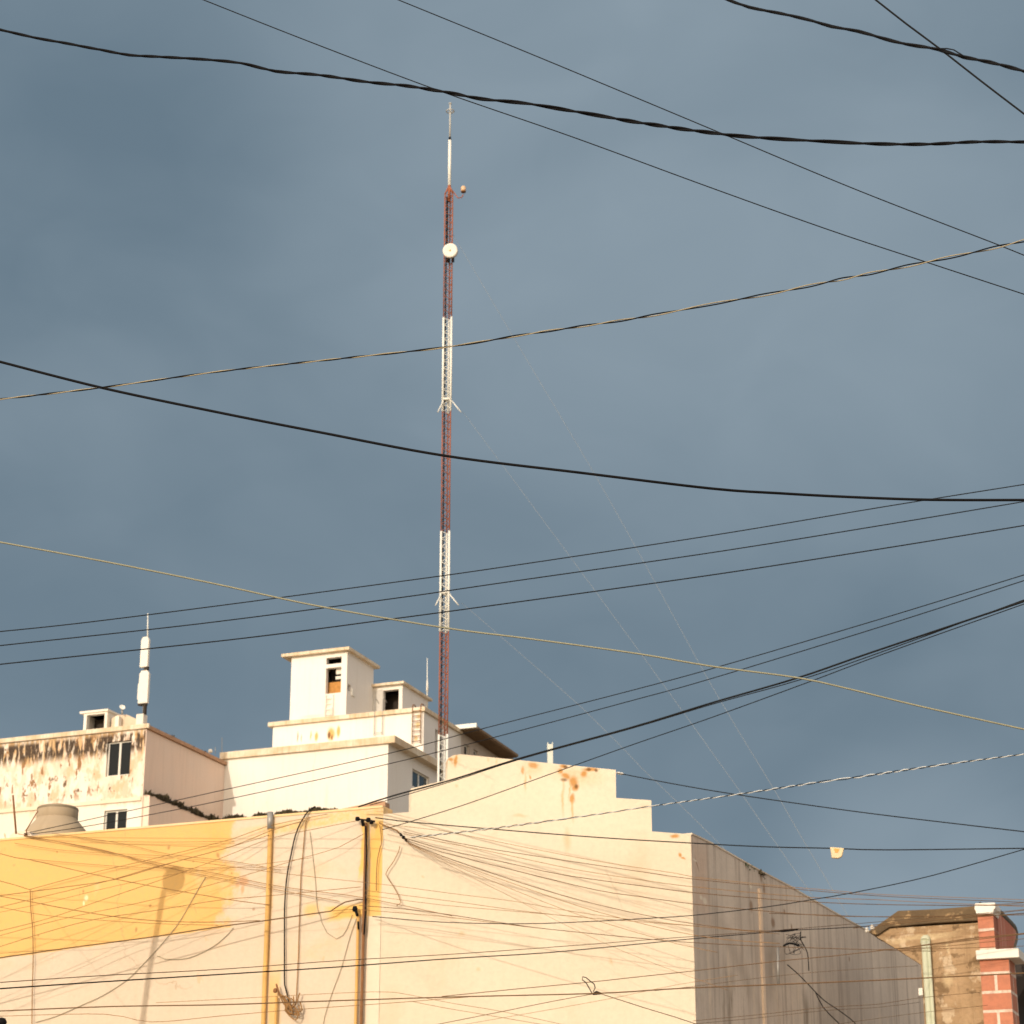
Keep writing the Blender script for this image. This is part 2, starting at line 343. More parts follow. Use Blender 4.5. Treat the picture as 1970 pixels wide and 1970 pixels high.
# ================================================================== LEFT STAINED BUILDING
LBc = at(281, 1400, 80); PL = Plane(LBc, AF)
def hole(pl, x0, y0, x1, y1):
    a0, z1 = pl.px(x0, y0); a1, z0 = pl.px(x1, y1); return (a0, a1, z0, z1)
zL = PL.px(281, 1402)[1]
PLs = Plane(LBc, AS); dL = PLs.px(431, 1480)[0]
aL = PL.px(-260, 1500)[0]
h1 = hole(PL, 207, 1428, 249, 1490); h2 = hole(PL, 201, 1560, 242, 1602)
sidec = (.50, .36, .26)
m = plaster('stained_white_plaster', (.77, .73, .65), (.73, .65, .53), amp=.3, patches=[
    dict(col=(.56, .34, .16), noise=(1.6, .9, .50, .12, zL-2.7, zL, .4), k=.7, seed=1),
    dict(col=(.70, .50, .38), noise=(3.4, 1.2, .47, .12, zL-2.6, zL, .3), k=.6, seed=4),
    dict(col=(.24, .11, .03), noise=(3.6, 1.3, .56, .05, zL-2.3, zL, .3), k=.95, seed=2),
    dict(col=(.50, .30, .11), noise=(5.5, .9, .45, .12, zL-.9, zL+.1, .3), k=.8, seed=9),
    dict(col=(.045, .024, .010), noise=(6.5, 1.1, .44, .06, zL-.80, zL-.10, .20), k=1.0, seed=3),
    dict(col=(.10, .05, .015), noise=(3.6, 2.2, .62, .04, zL-2.6, zL, .3), k=.95, seed=6),
    dict(col=(.45, .22, .06), noise=(2.6, 1.2, .60, .06, 0, zL-2.6, .2), k=.7, seed=7)])
LB = empty('apartment_building', (LBc.x, LBc.y, 0), 'white apartment block with peeling mould-stained front and two dark windows, behind the ochre wall', 'building')
mb = MB(); body(mb, PL, aL, 0, dL, 0, zL, [h1, h2])
mside = plaster('bounce_tinted_side_plaster', (.74, .60, .50), (.78, .60, .48), streak=.22, streakcol=(.48, .38, .30))
lw = mb.build('wall', m, LB)
# separate side skin, warm bounce light put into its plaster colour as pink
sk = MB(); sk.box(PLs, 0.0, dL, 0, zL-.02, .0, .03); sk.build('side_wall', mside, LB)
mcop = plaster('stained_coping', (.70, .63, .50), (.58, .44, .28), big=1.6, streak=.55, streakcol=(.35, .22, .08))
slab(PL, aL, .16, .1, -.0, zL, zL+.17, mcop, LB, 'cornice', .01)
b = MB(); b.box(PLs, -.0, dL, zL, zL+.13, -.3, .12); b.build('coping', M['tile'], LB)
window(PL, h1, LB); window(PL, h2, LB)
# string course between the storeys and a white block at the far left
zc_ = PL.px(275, 1533)[1]
b = MB(); b.box(PL, aL, -.02, zc_-.13, zc_, .0, .06); b.build('ledge', plaster('ledge_paint', (.74, .66, .52), (.70, .58, .42), bump=.2), LB)
# lower side ledge
zs_ = PLs.px(281, 1532)[1]
b = MB(); b.box(PLs, .05, dL, 0, zs_, .03, .28); b.build('lower_wall', mside, LB)
# roof shed
sh = PL.back(2.2)
q0 = sh.px(162, 1372); q1 = sh.px(207, 1368)
RB = empty('roof_shed', sh.pt(q0[0], zL), 'small white open roof shed with dark opening on the stained apartment block', 'shed')
wm_ = plaster('white_plaster', WHITE, (.70, .64, .54), patches=[dict(col=(.5, .33, .15), noise=(1.5, .7, .62, .1, 0, 99, .2), k=.4, seed=5)], bump=.15)
hz = hole(sh, 167, 1376, 200, 1399)
hz = (hz[0], hz[1], zL+.1, hz[3])
mb = MB(); body(mb, sh, q0[0], q1[0], 1.0, zL, q0[1]-.02, [hz]); mb.build('wall', wm_, RB)
b = MB(); b.box(sh, q0[0]+.05, q1[0]-.05, zL, q0[1]-.1, -.8, -.7); b.build('back_wall', M['dark'], RB)
slab(sh, q0[0]-.16, q1[0]+.05, .06, 1.0, q0[1]-.02, q0[1]+.06, wm_, RB)
# low tiled roof next to the shed
q2 = sh.px(219, 1374); q3 = sh.px(238, 1372); q4=sh.px(262,1388)
b = MB(); b.prism(sh, [(q2[0]-.2, zL), (q2[0]-.2, q2[1]-.1), (q2[0], q2[1]), (q3[0], q3[1]), (q4[0]+.2, q4[1]), (q4[0]+.2, zL)], 1.0, -.2)
tag(b.build('lean_to_roof', plaster('leanto', (.52, .40, .27), (.62, .52, .40))), 'low sloping brown lean-to roof between the roof shed and the panel antennas', 'roof')
b = MB(); b.box(sh, sh.px(224, 1385)[0], sh.px(231, 1385)[0], zL, sh.px(226, 1379)[1], -.1, .1); tag(b.build('chimney_stub', wm_), 'short white stub standing on the roof beside the brown lean-to', 'chimney')
# little sat dish
c = sh.hit(235, 1362)
DS = empty('satellite_dish', Vector((c.x, c.y, sh.hit(235, 1374).z)), 'tiny pale dish on a dark stub above the brown lean-to roof', 'dish')
b = MB(); ax = Vector((.35, -.8, .45)); b.lathe(c, [(.0, -.03), (.05, -.02), (.09, .01), (.115, .05), (.10, .052), (.0, -.01)], 16, ax); b.build('reflector', M['wht'], DS)
b = MB(); b.tube([sh.hit(235, 1374), sh.hit(235, 1366)], .04, 8); b.build('mount', M['steel'], DS)
# panel antenna group
pa = PL.back(.5); pb = pa.hit(277, 1385)
PA = empty('panel_antenna', Vector((pb.x, pb.y, zL)), 'tall stack of white cellular panel antennas on the corner of the stained block', 'antenna')
b = MB(); b.tube([Vector((pb.x, pb.y, zL)), pa.hit(280, 1235)], .045, 8); b.build('mast', M['steel'], PA)
def panel(x0, x1, y0, y1, off, nm='panel', yt=0):
    a0, z1 = pa.px(x0, y0); a1, z0 = pa.px(x1, y1); z0 = pa.px((x0+x1)/2, y1)[1]
    b = MB(); w_ = a1-a0; b.prism(pa, [(a0, z0), (a1, z0), (a1, z1-.12), (a1-w_*.2, z1), (a0+w_*.2, z1), (a0, z1-.12)], .14, off); b.build(nm, M['radome'], PA, .02)
panel(275.5, 287, 1228, 1285, .15); panel(273, 287.5, 1293, 1355, .18); panel(268, 275.5, 1313, 1347, .10)
b = MB(); b.tube([pa.hit(284, 1228), pa.hit(284.5, 1180)], [.028, .018], 6); b.build('whip', M['wht'], PA)
b = MB(); b.box(pa, pa.px(277, 1340)[0], pa.px(284, 1340)[0], pa.px(280, 1293)[1], pa.px(280, 1284)[1], .0, .12); b.build('bracket', M['dark'], PA)
b = MB(); b.box(pa, pa.px(268.5, 1340)[0], pa.px(272, 1340)[0], pa.px(270, 1358)[1], pa.px(270, 1346)[1], .0, .1); b.box(pa, pa.px(272, 1340)[0], pa.px(285, 1340)[0], pa.px(280, 1358)[1], pa.px(280, 1355)[1], .0, .12)
b.box(pa, pa.px(280, 1340)[0], pa.px(284, 1340)[0], pa.px(280, 1375)[1], pa.px(280, 1358)[1], .0, .12); b.build('bracket', M['dark'], PA)
b = MB(); b.box(pa, pa.px(268, 1340)[0], pa.px(282, 1340)[0], zL+.17, pa.px(275, 1375)[1], -.15, .15); b.build('plinth', wm_, PA, .02)
# ================================================================== WHITE BLOCK + UPPER TIERS
PWo = PLs.pt(dL, 0); PW = Plane(PWo, AF)
aW = PW.px(746, 1480)[0]; zW = PW.px(747, 1431)[1]
WBm = plaster('white_block_plaster', (.77, .74, .68), (.75, .70, .62), streak=.16, streakcol=(.58, .50, .40), cracks=.3, patches=[dict(col=(.55, .42, .25), noise=(2.0, .35, .62, .12, 0, 99, .2), k=.25, seed=8)], bump=.2, big=.25)
PWs = Plane(PW.pt(aW, 0), AS)
dW = PWs.px(905, 1500)[0]
greys = plaster('grey_side_plaster', (.56, .49, .42), (.50, .43, .36), streak=.35, streakcol=(.42, .35, .29))
WB = empty('white_building', PW.pt(aW/2, 0), 'white flat-roofed block in the middle below the stepped rooftop tiers', 'building')
hw = hole(PWs, 793.5, 1478, 826, 1512); hw = (hw[0], hw[1], PWs.px(794, 1512)[1], PWs.px(794, 1478)[1])
mb = MB(); body(mb, PW, 0, aW, dW, 0, zW, [], [hw]); mb.build('wall', WBm, WB)
window(PWs, hw, WB, fm=M['wht'], glass=simple('blue_glass', (.03, .05, .06), .15))
slab(PW, -.15, aW+.32, .12, dW, zW, zW+.27, mcop, WB, 'cornice', .01)
# tier
PM = PW.back(2.6); aM0 = PM.px(525, 1410)[0]; aM1 = PM.px(815, 1400)[0]; zM = PM.px(815, 1369)[1]
PMs = Plane(PM.pt(aM1, 0), AS); dM = PMs.px(887, 1430)[0]
hd = (PMs.px(837, 1430)[0], PMs.px(843, 1430)[0], zW+.29, PMs.px(837, 1402)[1])
def bl(pl, x, y, rx, ry, rot=0, kind='e'):
    a, z = pl.px(x, y); k = zdepth(pl.hit(x, y))/F; return (kind, a, z, rx*k, ry*k, rot)
mtm = plaster('tier_plaster', (.77, .74, .69), (.74, .70, .63), streak=.18, streakcol=(.58, .50, .40), bump=.15, amp=.12, patches=[
    dict(col=(.60, .34, .06), blobs=[bl(PM, 637, 1412, 8, 12), bl(PM, 609, 1417, 3.5, 9), bl(PM, 651, 1407, 4, 11), bl(PM, 598, 1415, 1.5, 8)], soft=.5, k=.9),
    dict(col=(.16, .07, .02), blobs=[bl(PM, 633, 1414, 3.5, 6), bl(PM, 639, 1418, 1.5, 5)], soft=.5),
    dict(col=(.33, .28, .2), blobs=[bl(PM, 573, 1417, 1.6, 10), bl(PM, 580, 1420, 1, 7)], soft=.5),
    dict(col=(.60, .40, .12), blobs=[bl(PM, 804, 1394, 5, 6), bl(PM, 800, 1420, 4, 5), bl(PM, 806, 1378, 4, 4)], soft=.8, k=.8)])
MT = empty('rooftop_tier', PM.pt((aM0+aM1)/2, zW), 'long white rooftop storey with orange rust stains standing on the white block', 'building')
mb = MB(); body(mb, PM, aM0, aM1, dM, zW+.27, zM, [], [hd]); mb.build('wall', mtm, MT)
b = MB(); b.box(PMs, hd[0], hd[1], hd[2], hd[3], -.25, -.15); b.build('door', M['dark'], MT)
slab(PM, aM0-.18, aM1+.09, .12, dM, zM, zM+.17, mcop, MT, 'cornice', .01)
# wing with awning, behind the tier
PN = PM.back(dM); 
zN = PMs.px(890, 1408)[1]
WG = empty('rear_wing', PMs.pt(dM, zW), 'shaded rear wing with a rusty overhanging sheet awning right of the lattice mast', 'building')
dN = PMs.px(1005, 1460)[0]
mb = MB(); aN1 = PMs.px(965, 1440)[0]
wn = [(PMs.px(x0, 1440)[0], PMs.px(x1, 1440)[0], PMs.px(x0, 1450)[1], zN-.42) for x0, x1 in ((893, 903), (911, 920), (928, 936))]
gridwall(mb, PMs, dM+.002, dN, 0, zN, wn)
mb.face([PMs.pt(dM, zN), PMs.pt(dN, zN), PMs.pt(dN, zN, -5), PMs.pt(dM, zN, -5)]); mb.face([PMs.pt(dN, 0), PMs.pt(dN, zN), PMs.pt(dN, zN, -5), PMs.pt(dN, 0, -5)]); mb.face([PMs.pt(dM, 0, -5), PMs.pt(dM, zN, -5), PMs.pt(dN, zN, -5), PMs.pt(dN, 0, -5)])
mb.build('wall', greys, WG)
for h in wn: window(PMs, h, WG, mull=0, fm=M['wht'])
b = MB()
aA0 = dM-.3; aA1 = aN1; na = 40       # corrugated sheet awning
b.prism(PMs, [(aA0, zN), (aA1, zN-.1), (aA1, zN+.0), (aA0, zN+.1)], 1.6, .75)
for k in range(30):
    a = aA0+(aA1-aA0)*(k+.3)/30; zz = zN-.1*(k+.3)/30
    b.box(PMs, a, a+(aA1-aA0)/90, zz-.05, zz-.0, -.8, .72)
b.build('awning', M['awn'], WG)
b = MB(); b.box(PMs, aA0-.12, aA0-.01, zN-.02, zN+.15, -.7, .82); b.build('awning_edge', M['wht'], WG)
b = MB(); b.prism(PMs, [(aA1+.02, zN-.25), (dN, zN-.3), (dN, zN-.18), (aA1+.02, zN-.13)], .4, .5); b.build('gutter', M['alu'], WG)
# tower (stair head)
PT = PM.back(.35); aT0 = PT.px(559, 1330)[0]; aT1 = PT.px(666.5, 1330)[0]; zT = PT.px(666, 1253)[1]
PTs = Plane(PT.pt(aT1, 0), AS); dT = PTs.px(718, 1330)[0]
ht1 = hole(PT, 628, 1264, 657, 1278); ht1 = (ht1[0], ht1[1], PT.px(642, 1277)[1], PT.px(642, 1264.5)[1])
ht2 = (ht1[0], ht1[1], PT.px(642, 1333.5)[1], PT.px(642, 1284)[1])
hts = [(PTs.px(669, 1325)[0], PTs.px(675, 1325)[0], PTs.px(672, 1330)[1], PTs.px(672, 1317)[1])]
TT = empty('stair_tower', PT.pt(aT0, zM), 'tall white stair tower with slab roof and one open window with orange board inside', 'tower')
ttm = plaster('tower_plaster', (.77, .74, .69), (.75, .71, .65), streak=.18, streakcol=(.58, .50, .40), bump=.12, patches=[dict(col=(.6, .42, .25), blobs=[bl(PT, 630, 1350, 5, 12), bl(PT, 636, 1372, 8, 6), bl(PT, 600, 1378, 20, 3)], soft=.9, k=.35)])
mb = MB(); body(mb, PT, aT0, aT1, dT, zM+.17, zT, [ht1, ht2], hts); mb.build('wall', ttm, TT)
b = MB(); b.box(PT, ht2[0]-.05, ht2[1]+.05, zM+.3, ht2[2]+(ht2[3]-ht2[2])*.52, -.5, -.32); b.build('inner_board', simple('orange_inner_board', (.42, .20, .045), .8, var=.5, scale=7), TT)  # orange-coloured board behind the lower half of the opening
b = MB(); b.box(PT, ht2[0]-.1, ht2[1]+.1, zM+.3, zT-.05, -.9, -.8); b.build('inner_wall', M['dark'], TT)
b = MB(); b.box(PT, ht2[0]+(ht2[1]-ht2[0])*.5, ht2[1], ht2[3]-.22, ht2[3], -.28, -.23); b.box(PT, ht2[0]+(ht2[1]-ht2[0])*.45, ht2[1], ht2[3]-.42, ht2[3]-.3, -.31, -.26); b.build('inner_panel', M['alu'], TT)
b = MB(); b.box(PTs, hts[0][0]+.02, hts[0][1]-.02, hts[0][2], hts[0][3], -.18, -.12); b.build('vent_panel', M['dark'], TT)
b = MB(); b.box(PTs, hts[0][1]+.02, hts[0][1]+.3, hts[0][2]-.12, hts[0][3]-.1, .0, .05); b.build('sun_patch_box', M['radome'], TT)  # pale box standing in for a bright patch of sunlight on this wall
slab(PT, aT0-.36, aT1+.17, .22, dT+.25, zT, zT+.12, mcop, TT)
# white ladder below tower opening
def ladder(pl, x0, x1, y0, y1, off, m, r=.018, step=.22, hoop=False):
    b = MB(); a0 = pl.px(x0, y1)[0]; a1 = pl.px(x1, y1)[0]; z0 = pl.px((x0+x1)/2, y1)[1]; z1 = pl.px((x0+x1)/2, y0)[1]
    for a in (a0, a1):
        b.tube([pl.pt(a, z0, off), pl.pt(a, z1, off)] + ([pl.pt(a, z1+.12, off-.05), pl.pt(a, z1+.15, off-.2), pl.pt(a, z1+.05, off-.38)] if hoop else []), r, 6)
    z = z0+.1
    while z < z1: b.tube([pl.pt(a0, z, off), pl.pt(a1, z, off)], r*.8, 5); z += step
    return b
tag(ladder(PT, 627, 641, 1336, 1380, .1, None).build('wall_ladder', M['wht']), 'stained white ladder under the open window of the stair tower', 'ladder')
tag(ladder(PM, 795, 811, 1362, 1432, .12, None, .022, .2, True).build('wall_ladder', M['rust']), 'rusty ladder at the right corner of the rooftop storey', 'ladder')
tag(ladder(PM, 722, 737.5, 1352, 1416, .12, None, .016, 2.2, True).build('handrail_posts', M['steel']), 'pair of grey handrail posts in the middle of the rooftop storey front', 'railing')
# small box house
PX = PT.back(dT); aX0 = PX.px(712, 1340)[0]; aX1 = PX.px(774, 1340)[0]; zX = PX.px(774, 1317)[1]
PXs = Plane(PX.pt(aX1, 0), AS); dX = PXs.px(822, 1350)[0]
hx = (PX.px(737, 1345)[0], PX.px(767, 1345)[0], zM+.25, PX.px(752, 1327)[1])
XB = empty('rooftop_hut', PX.pt((aX0+aX1)/2, zM), 'small white rooftop hut with dark open window right of the stair tower', 'hut')
mb = MB(); body(mb, PX, aX0, aX1, dX, zM+.17, zX, [hx]); mb.build('wall', ttm, XB)
b = MB(); b.box(PX, aX0+.05, aX1-.05, zM+.2, zX-.05, -1.0, -.9); b.build('inner_wall', M['dark'], XB)
b = MB(); b.box(PX, hx[0]+.1, hx[1]-.15, hx[2], hx[2]+.32, -.5, -.4); b.box(PX, hx[0], hx[1], hx[2]+.42, hx[2]+.47, -.3, -.25)
for k in range(4): b.box(PX, hx[0]+.08+k*.14, hx[0]+.11+k*.14, hx[2], hx[2]+.42, -.3, -.26)
b.build('inner_rack', M['steel'], XB)
slab(PX, aX0+.1, aX1+.13, .18, dX+.25, zX, zX+.1, mcop, XB)
b = MB(); b.box(PX, aX0+.03, hx[0]-.02, zM+.17, zX-.12, .0, .03); b.build('door', simple('grey_door', (.5, .48, .44), .6), XB)
rod = PX.back(2.5)
def whip(x, y0, y1, ym0, ym1, label, pl):
    b = MB(); R = empty('whip_antenna', pl.hit(x, y1), label, 'antenna')
    b.tube([pl.hit(x, y1), pl.hit(x, y0)], [.028, .014], 6); b.build('rod', M['wht'], R)
    b = MB(); b.tube([pl.hit(x, ym1), pl.hit(x, ym0)], [.055, .03], 8); b.build('base_sleeve', M['radome'], R)
whip(822, 1266, 1372, 1308, 1330, 'thin white whip antenna behind the rooftop hut, left of the lattice mast', rod)
# posts and specks on roofs
b = MB(); pz = PS.back(3.0); a0, z0 = pz.px(1054, 1475); a1, z1 = pz.px(1064, 1428); b.prism(pz, [(a0, z0-.6), (a1, z0-.6), (a1, z1), (a1-.012, z1), (a1-.012, z1-.03), (a0+.01, z1-.03), (a0+.01, z1), (a0, z1)], .07)
VP = b.build('vent_post', simple('pale_green_post', (.60, .62, .55), .6), None, .005); tag(VP, 'short pale post poking up behind the stepped gable wall', 'post')
for x, y0, y1, lab in ((427, 1419, 1455, 'thin dark rod where the stained block meets the white block'), (414, 1437, 1450, 'shortest dark rod on the roof edge left of the white block')):
    b = MB(); b.tube([PW.hit(x, y1), PW.hit(x, y0)], .012, 5); tag(b.build('thin_rod', M['steel']), lab, 'rod')
b = MB(); c = PLs.back(.2).hit(405, 1442); b.lathe(c-Vector((0, 0, .12)), [(.0, 0), (.07, 0), (.09, .07), (.05, .13), (0, .14)], 12); tag(b.build('roof_vent_cap', M['radome']), 'tiny white cap on the roof edge of the stained block', 'vent')
# annex wall with moss in front of white block
PA2 = Plane(PW.pt(0, 0, .45), AF); zA = PA2.px(520, 1569)[1]
AX = MB(); AX.box(PA2, 0, aW-.1, 0, zA-.05, -.3, 0); AXo = AX.build('parapet_wall', plaster('annex', (.60, .47, .33), (.5, .36, .22))); tag(AXo, 'low brown parapet along the foot of the white block', 'wall')
b = MB(); b.prism(PA2, [PA2.px(648, 1562), PA2.px(742, 1552), PA2.px(742, 1543), PA2.px(735, 1541), PA2.px(700, 1548), PA2.px(660, 1556)], .4, .05); tag(b.build('broken_coping', M['tile']), 'broken pinkish tile coping at the right end of the brown parapet', 'coping')
def tufts(name, pts, n, h0, h1, m, label, seed, spread=.12):
    random.seed(seed); b = MB(); segs = []; tot = 0
    for p, q in zip(pts[:-1], pts[1:]): l = (q-p).length; segs.append((p, q, l)); tot += l
    for i in range(n):
        t = random.random()*tot
        for p, q, l in segs:
            if t <= l: break
            t -= l
        c = p.lerp(q, t/l) + Vector((random.uniform(-spread, spread), random.uniform(-spread, spread), random.uniform(-.06, .02)))
        hh = random.uniform(h0, h1)*(.5+.5*(sin(t*5+seed)+1)/2*1.2); wd = hh*random.uniform(.25, .5)
        az = random.random()*pi; e = Vector((cos(az), sin(az), 0)); ln = Vector((random.uniform(-.5, .5), random.uniform(-.5, .5), 1))*hh
        b.face([c-e*wd, c+e*wd, c+ln*.6+e*wd*.8, c+ln, c+ln*.55-e*wd*.7])
    o = b.build(name, m, weld=False); tag(o, label, 'weeds', kind='stuff'); return o
tufts('dry_moss', [PLs.pt(.05, zs_, .2), PLs.pt(dL, zs_, .2)], 1500, .05, .26, M['moss'], 'dark dry moss clumps along the side ledge of the stained block', 3)
tufts('dry_moss', [PA2.pt(.0, zA-.12, -.02), PA2.pt(PA2.px(505, 1573)[0], zA-.12, -.02)], 1700, .10, .28, M['moss'], 'thick dark moss on the left half of the brown parapet', 4)
tufts('dry_moss', [PA2.pt(PA2.px(525, 1573)[0], zA-.03, -.02), PA2.pt(PA2.px(650, 1560)[0], zA-.03, -.02)], 1100, .06, .22, M['moss'], 'thin dark moss on the parapet above the black looped cable', 5)
tufts('dry_moss', [PLs.pt(.3, zL+.1, -.02), PLs.pt(dL-.5, zL+.1, -.02)], 260, .03, .12, M['moss'], 'sparse dark moss on the top edge of the shaded pink side wall', 6)
# ================================================================== OCHRE / CREAM STREET WALL
zY = PY.px(470, 1577)[1]; aY0 = PY.px(-500, 1600)[0]
lm = (PY.px(636, 1757)[1]-PY.px(0, 1844)[1])/(PY.px(636, 1757)[0]-PY.px(0, 1844)[0]); lc = PY.px(0, 1844)[1]-lm*PY.px(0, 1844)[0]
ab = PY.px(443, 1660)[0]
ocm = plaster('ochre_cream_wall', (.60, .505, .395), (.565, .465, .35), amp=.10, big=.35, bump=.3, cracks=.5, grain=.08, streak=.08, streakcol=(.52, .38, .22), patches=[
    dict(col=(.65, .565, .45), blobs=[bl(PY, 560, 1660, 130, 100, 0, 'b')], soft=.5, k=.5),
    dict(col=(.68, .425, .145), half=(lm, lc, ab), k=1.0),
    dict(col=(.66, .35, .08), noise=(.6, 1.0, .50, .2, zY-2.2, zY+.2, .3), k=.32, seed=11),
    dict(col=(.72, .56, .34), noise=(1.2, .9, .60, .1, 0, zY+.2, .3), k=.35, seed=12),
    dict(col=(.74, .47, .13), blobs=[bl(PY, 640, 1574, 175, 11, 5, 'b'), bl(PY, 780, 1573, 60, 10, -2, 'b')], soft=.5, k=.8, speck=.35),
    dict(col=(.72, .44, .11), blobs=[bl(PY, 722, 1680, 14, 92, 0, 'b'), bl(PY, 700, 1630, 8, 55, 0, 'b'), bl(PY, 672, 1752, 44, 13, 5, 'b'), bl(PY, 730, 1600, 12, 22, 0, 'b')], soft=.35, k=.95, amp=.16),
    dict(col=(.68, .42, .12), blobs=[bl(PY, 517, 1740, 6, 150, 0, 'b'), bl(PY, 527, 1930, 12, 60, 0, 'b'), bl(PY, 600, 1750, 16, 12, 0)], soft=.6, k=.75),
    dict(col=(.60, .26, .08), blobs=[bl(PY, 467, 1696, 11, 9), bl(PY, 466, 1712, 4, 9), bl(PY, 456, 1703, 5, 5, 30)], soft=.5, k=.6, amp=.14),
    dict(col=(.30, .13, .05), blobs=[bl(PY, 262, 1789, 2.5, 5), bl(PY, 289, 1743, 3, 2.5), bl(PY, 160, 1716, 2, 3), bl(PY, 110, 1640, 1.8, 2.2), bl(PY, 74, 1800, 2, 1.7), bl(PY, 488, 1749, 3, 3), bl(PY, 445, 1680, 2, 2), bl(PY, 325, 1630, 3, 4), bl(PY, 420, 1645, 3, 6, 30), bl(PY, 372, 1657, 2, 2)], soft=.6, k=.6, amp=.05),
    dict(col=(.85, .75, .5), blobs=[bl(PY, 165, 1728, 4, 5), bl(PY, 160, 1738, 2, 4)], soft=.6, k=.7),
    dict(col=(.55, .30, .12), blobs=[bl(PY, 376, 1750, 1.2, 9, 20), bl(PY, 152, 1722, 1.5, 7), bl(PY, 27, 1664, 3, 3)], soft=.6, k=.5),
    dict(col=(.62, .32, .12), noise=(4.0, 2.0, .66, .06, 0, 99, .2), k=.35, seed=13)])
YW = empty('street_wall', PY.pt(aY0/2, 0), 'long plaster wall, ochre at the left and cream to the right, hung with wires', 'wall')
mb = MB(); ae = PY.px(735, 1700)[0]
mb.prism(PY, [(aY0, 0), (ae, 0), (ae, zY+.0), (aY0, zY)], .3, 0); mb.build('wall', ocm, YW)
hx2 = Plane(P_y, AF)
mb = MB(); mb.box(PY, aY0, ae-.01, zY+.001, zY+.03, -.32, .012); mb.build('coping', plaster('ochre_coping', (.72, .47, .16), (.74, .58, .36), bump=.4), YW)
mb = MB(); a0 = PY.px(728, 1800)[0]; mb.box(PY, PY.px(707, 1850)[0], ae-.004, 0, PY.px(730, 1762)[1], .0, .012); mb.build('pilaster', plaster('light_pilaster', (.66, .58, .46), (.63, .55, .425)), YW)
# roof behind the wall carrying the water tank
mb = MB(); mb.box(PY, aY0, ae-.5, zY-.7, zY-.5, -7, -.3); tag(mb.build('flat_roof', pm), 'flat roof hidden behind the ochre wall under the water tank', 'roof')
# water tank
tk = PY.back(2.6); tb = tk.hit(108, 1606); tt_ = tk.hit(108, 1556); k = zdepth(tb)/F
TK = empty('water_tank', Vector((tb.x, tb.y, zY-.5)), 'cream tapered plastic water tank with dark rim behind the ochre wall', 'water tank')
H = tt_.z - (zY-.5)
fB = (tk.hit(108, 1603).z-(zY-.5))/H
b = MB(); b.lathe((tb.x, tb.y, zY-.5), [(.0, 0), (70*k, 0), (66*k, fB*.6), (61*k, fB*1.0), (56*k, fB+(.88-fB)*.35), (47*k, fB+(.88-fB)*.75), (41*k, H*.86/H*1.0 if False else .86*1.0)] if False else [(.0, 0), (70*k, 0), (66*k, H*fB*.6), (61*k, H*fB), (53*k, H*(fB+(.88-fB)*.4)), (43*k, H*(fB+(.88-fB)*.85)), (38*k, H*.90)], 48); b.build('shell', M['tank'], TK)
b = MB(); b.lathe((tb.x, tb.y, zY-.5), [(38*k, H*.885), (39.5*k, H*.90), (39.5*k, H*.985), (36*k, H*1.01), (14*k, H*1.04), (0, H*1.045)], 48); b.build('lid', M['tank'], TK)
b = MB(); b.lathe((tb.x, tb.y, zY-.5), [(39.4*k, H*.975), (40.0*k, H*.985), (39.2*k, H*1.0)], 48); b.build('rim', M['tankrim'], TK)
b = MB(); b.lathe(tt_+Vector((0, 0, .03)), [(0.0, 0), (.03, 0), (.03, .04), (0, .05)], 8); b.build('vent_knob', M['black'], TK)
# white block at extreme left, rods
wl = PY.back(1.2)
b = MB(); b.prism(wl, [wl.px(14, 1630), wl.px(19, 1607), wl.px(29, 1600), wl.px(40, 1598), wl.px(57, 1600), wl.px(61, 1607), wl.px(60, 1628)], .3)
tag(b.build('masonry_block', plaster('blk', (.78, .68, .56), (.70, .52, .36), patches=[dict(col=(.5, .26, .08), noise=(3, 2, .6, .08, 0, 99, .2), k=.8, seed=21)])), 'small stained whitish masonry block left of the water tank foot', 'block')
pr = PY.back(.15)
b = MB(); b.tube([pr.hit(31, 1604), pr.hit(25, 1530)], .014, 6); tag(b.build('iron_rod', M['rust']), 'dark iron rod leaning above the left end of the ochre wall', 'rod')
b = MB(); b.tube([pr.hit(50, 1614), pr.hit(51, 1596), pr.hit(73, 1560)], .008, 6); b.lathe(pr.hit(50, 1606)-Vector((0,0,.03)), [(0,0),(.022,.0),(.022,.05),(0,.05)], 8); tag(b.build('wire_anchor', M['rust']), 'bent wire anchor on the ochre wall top in front of the water tank', 'anchor')
# ================================================================== STEPPED GABLE WALL
top = [(735, 1566), (790, 1562), (791, 1517), (861, 1500), (861.5, 1459), (872, 1453), (886, 1451), (1184.5, 1481), (1185, 1535), (1253, 1539.5), (1253.5, 1599.5), (1329.5, 1605)]
tp = [PS.px(*p) for p in top]; aE = PS.px(1334, 1790)[0]
tp[0] = (0, tp[0][1]); tp[-1] = (aE, tp[-1][1])
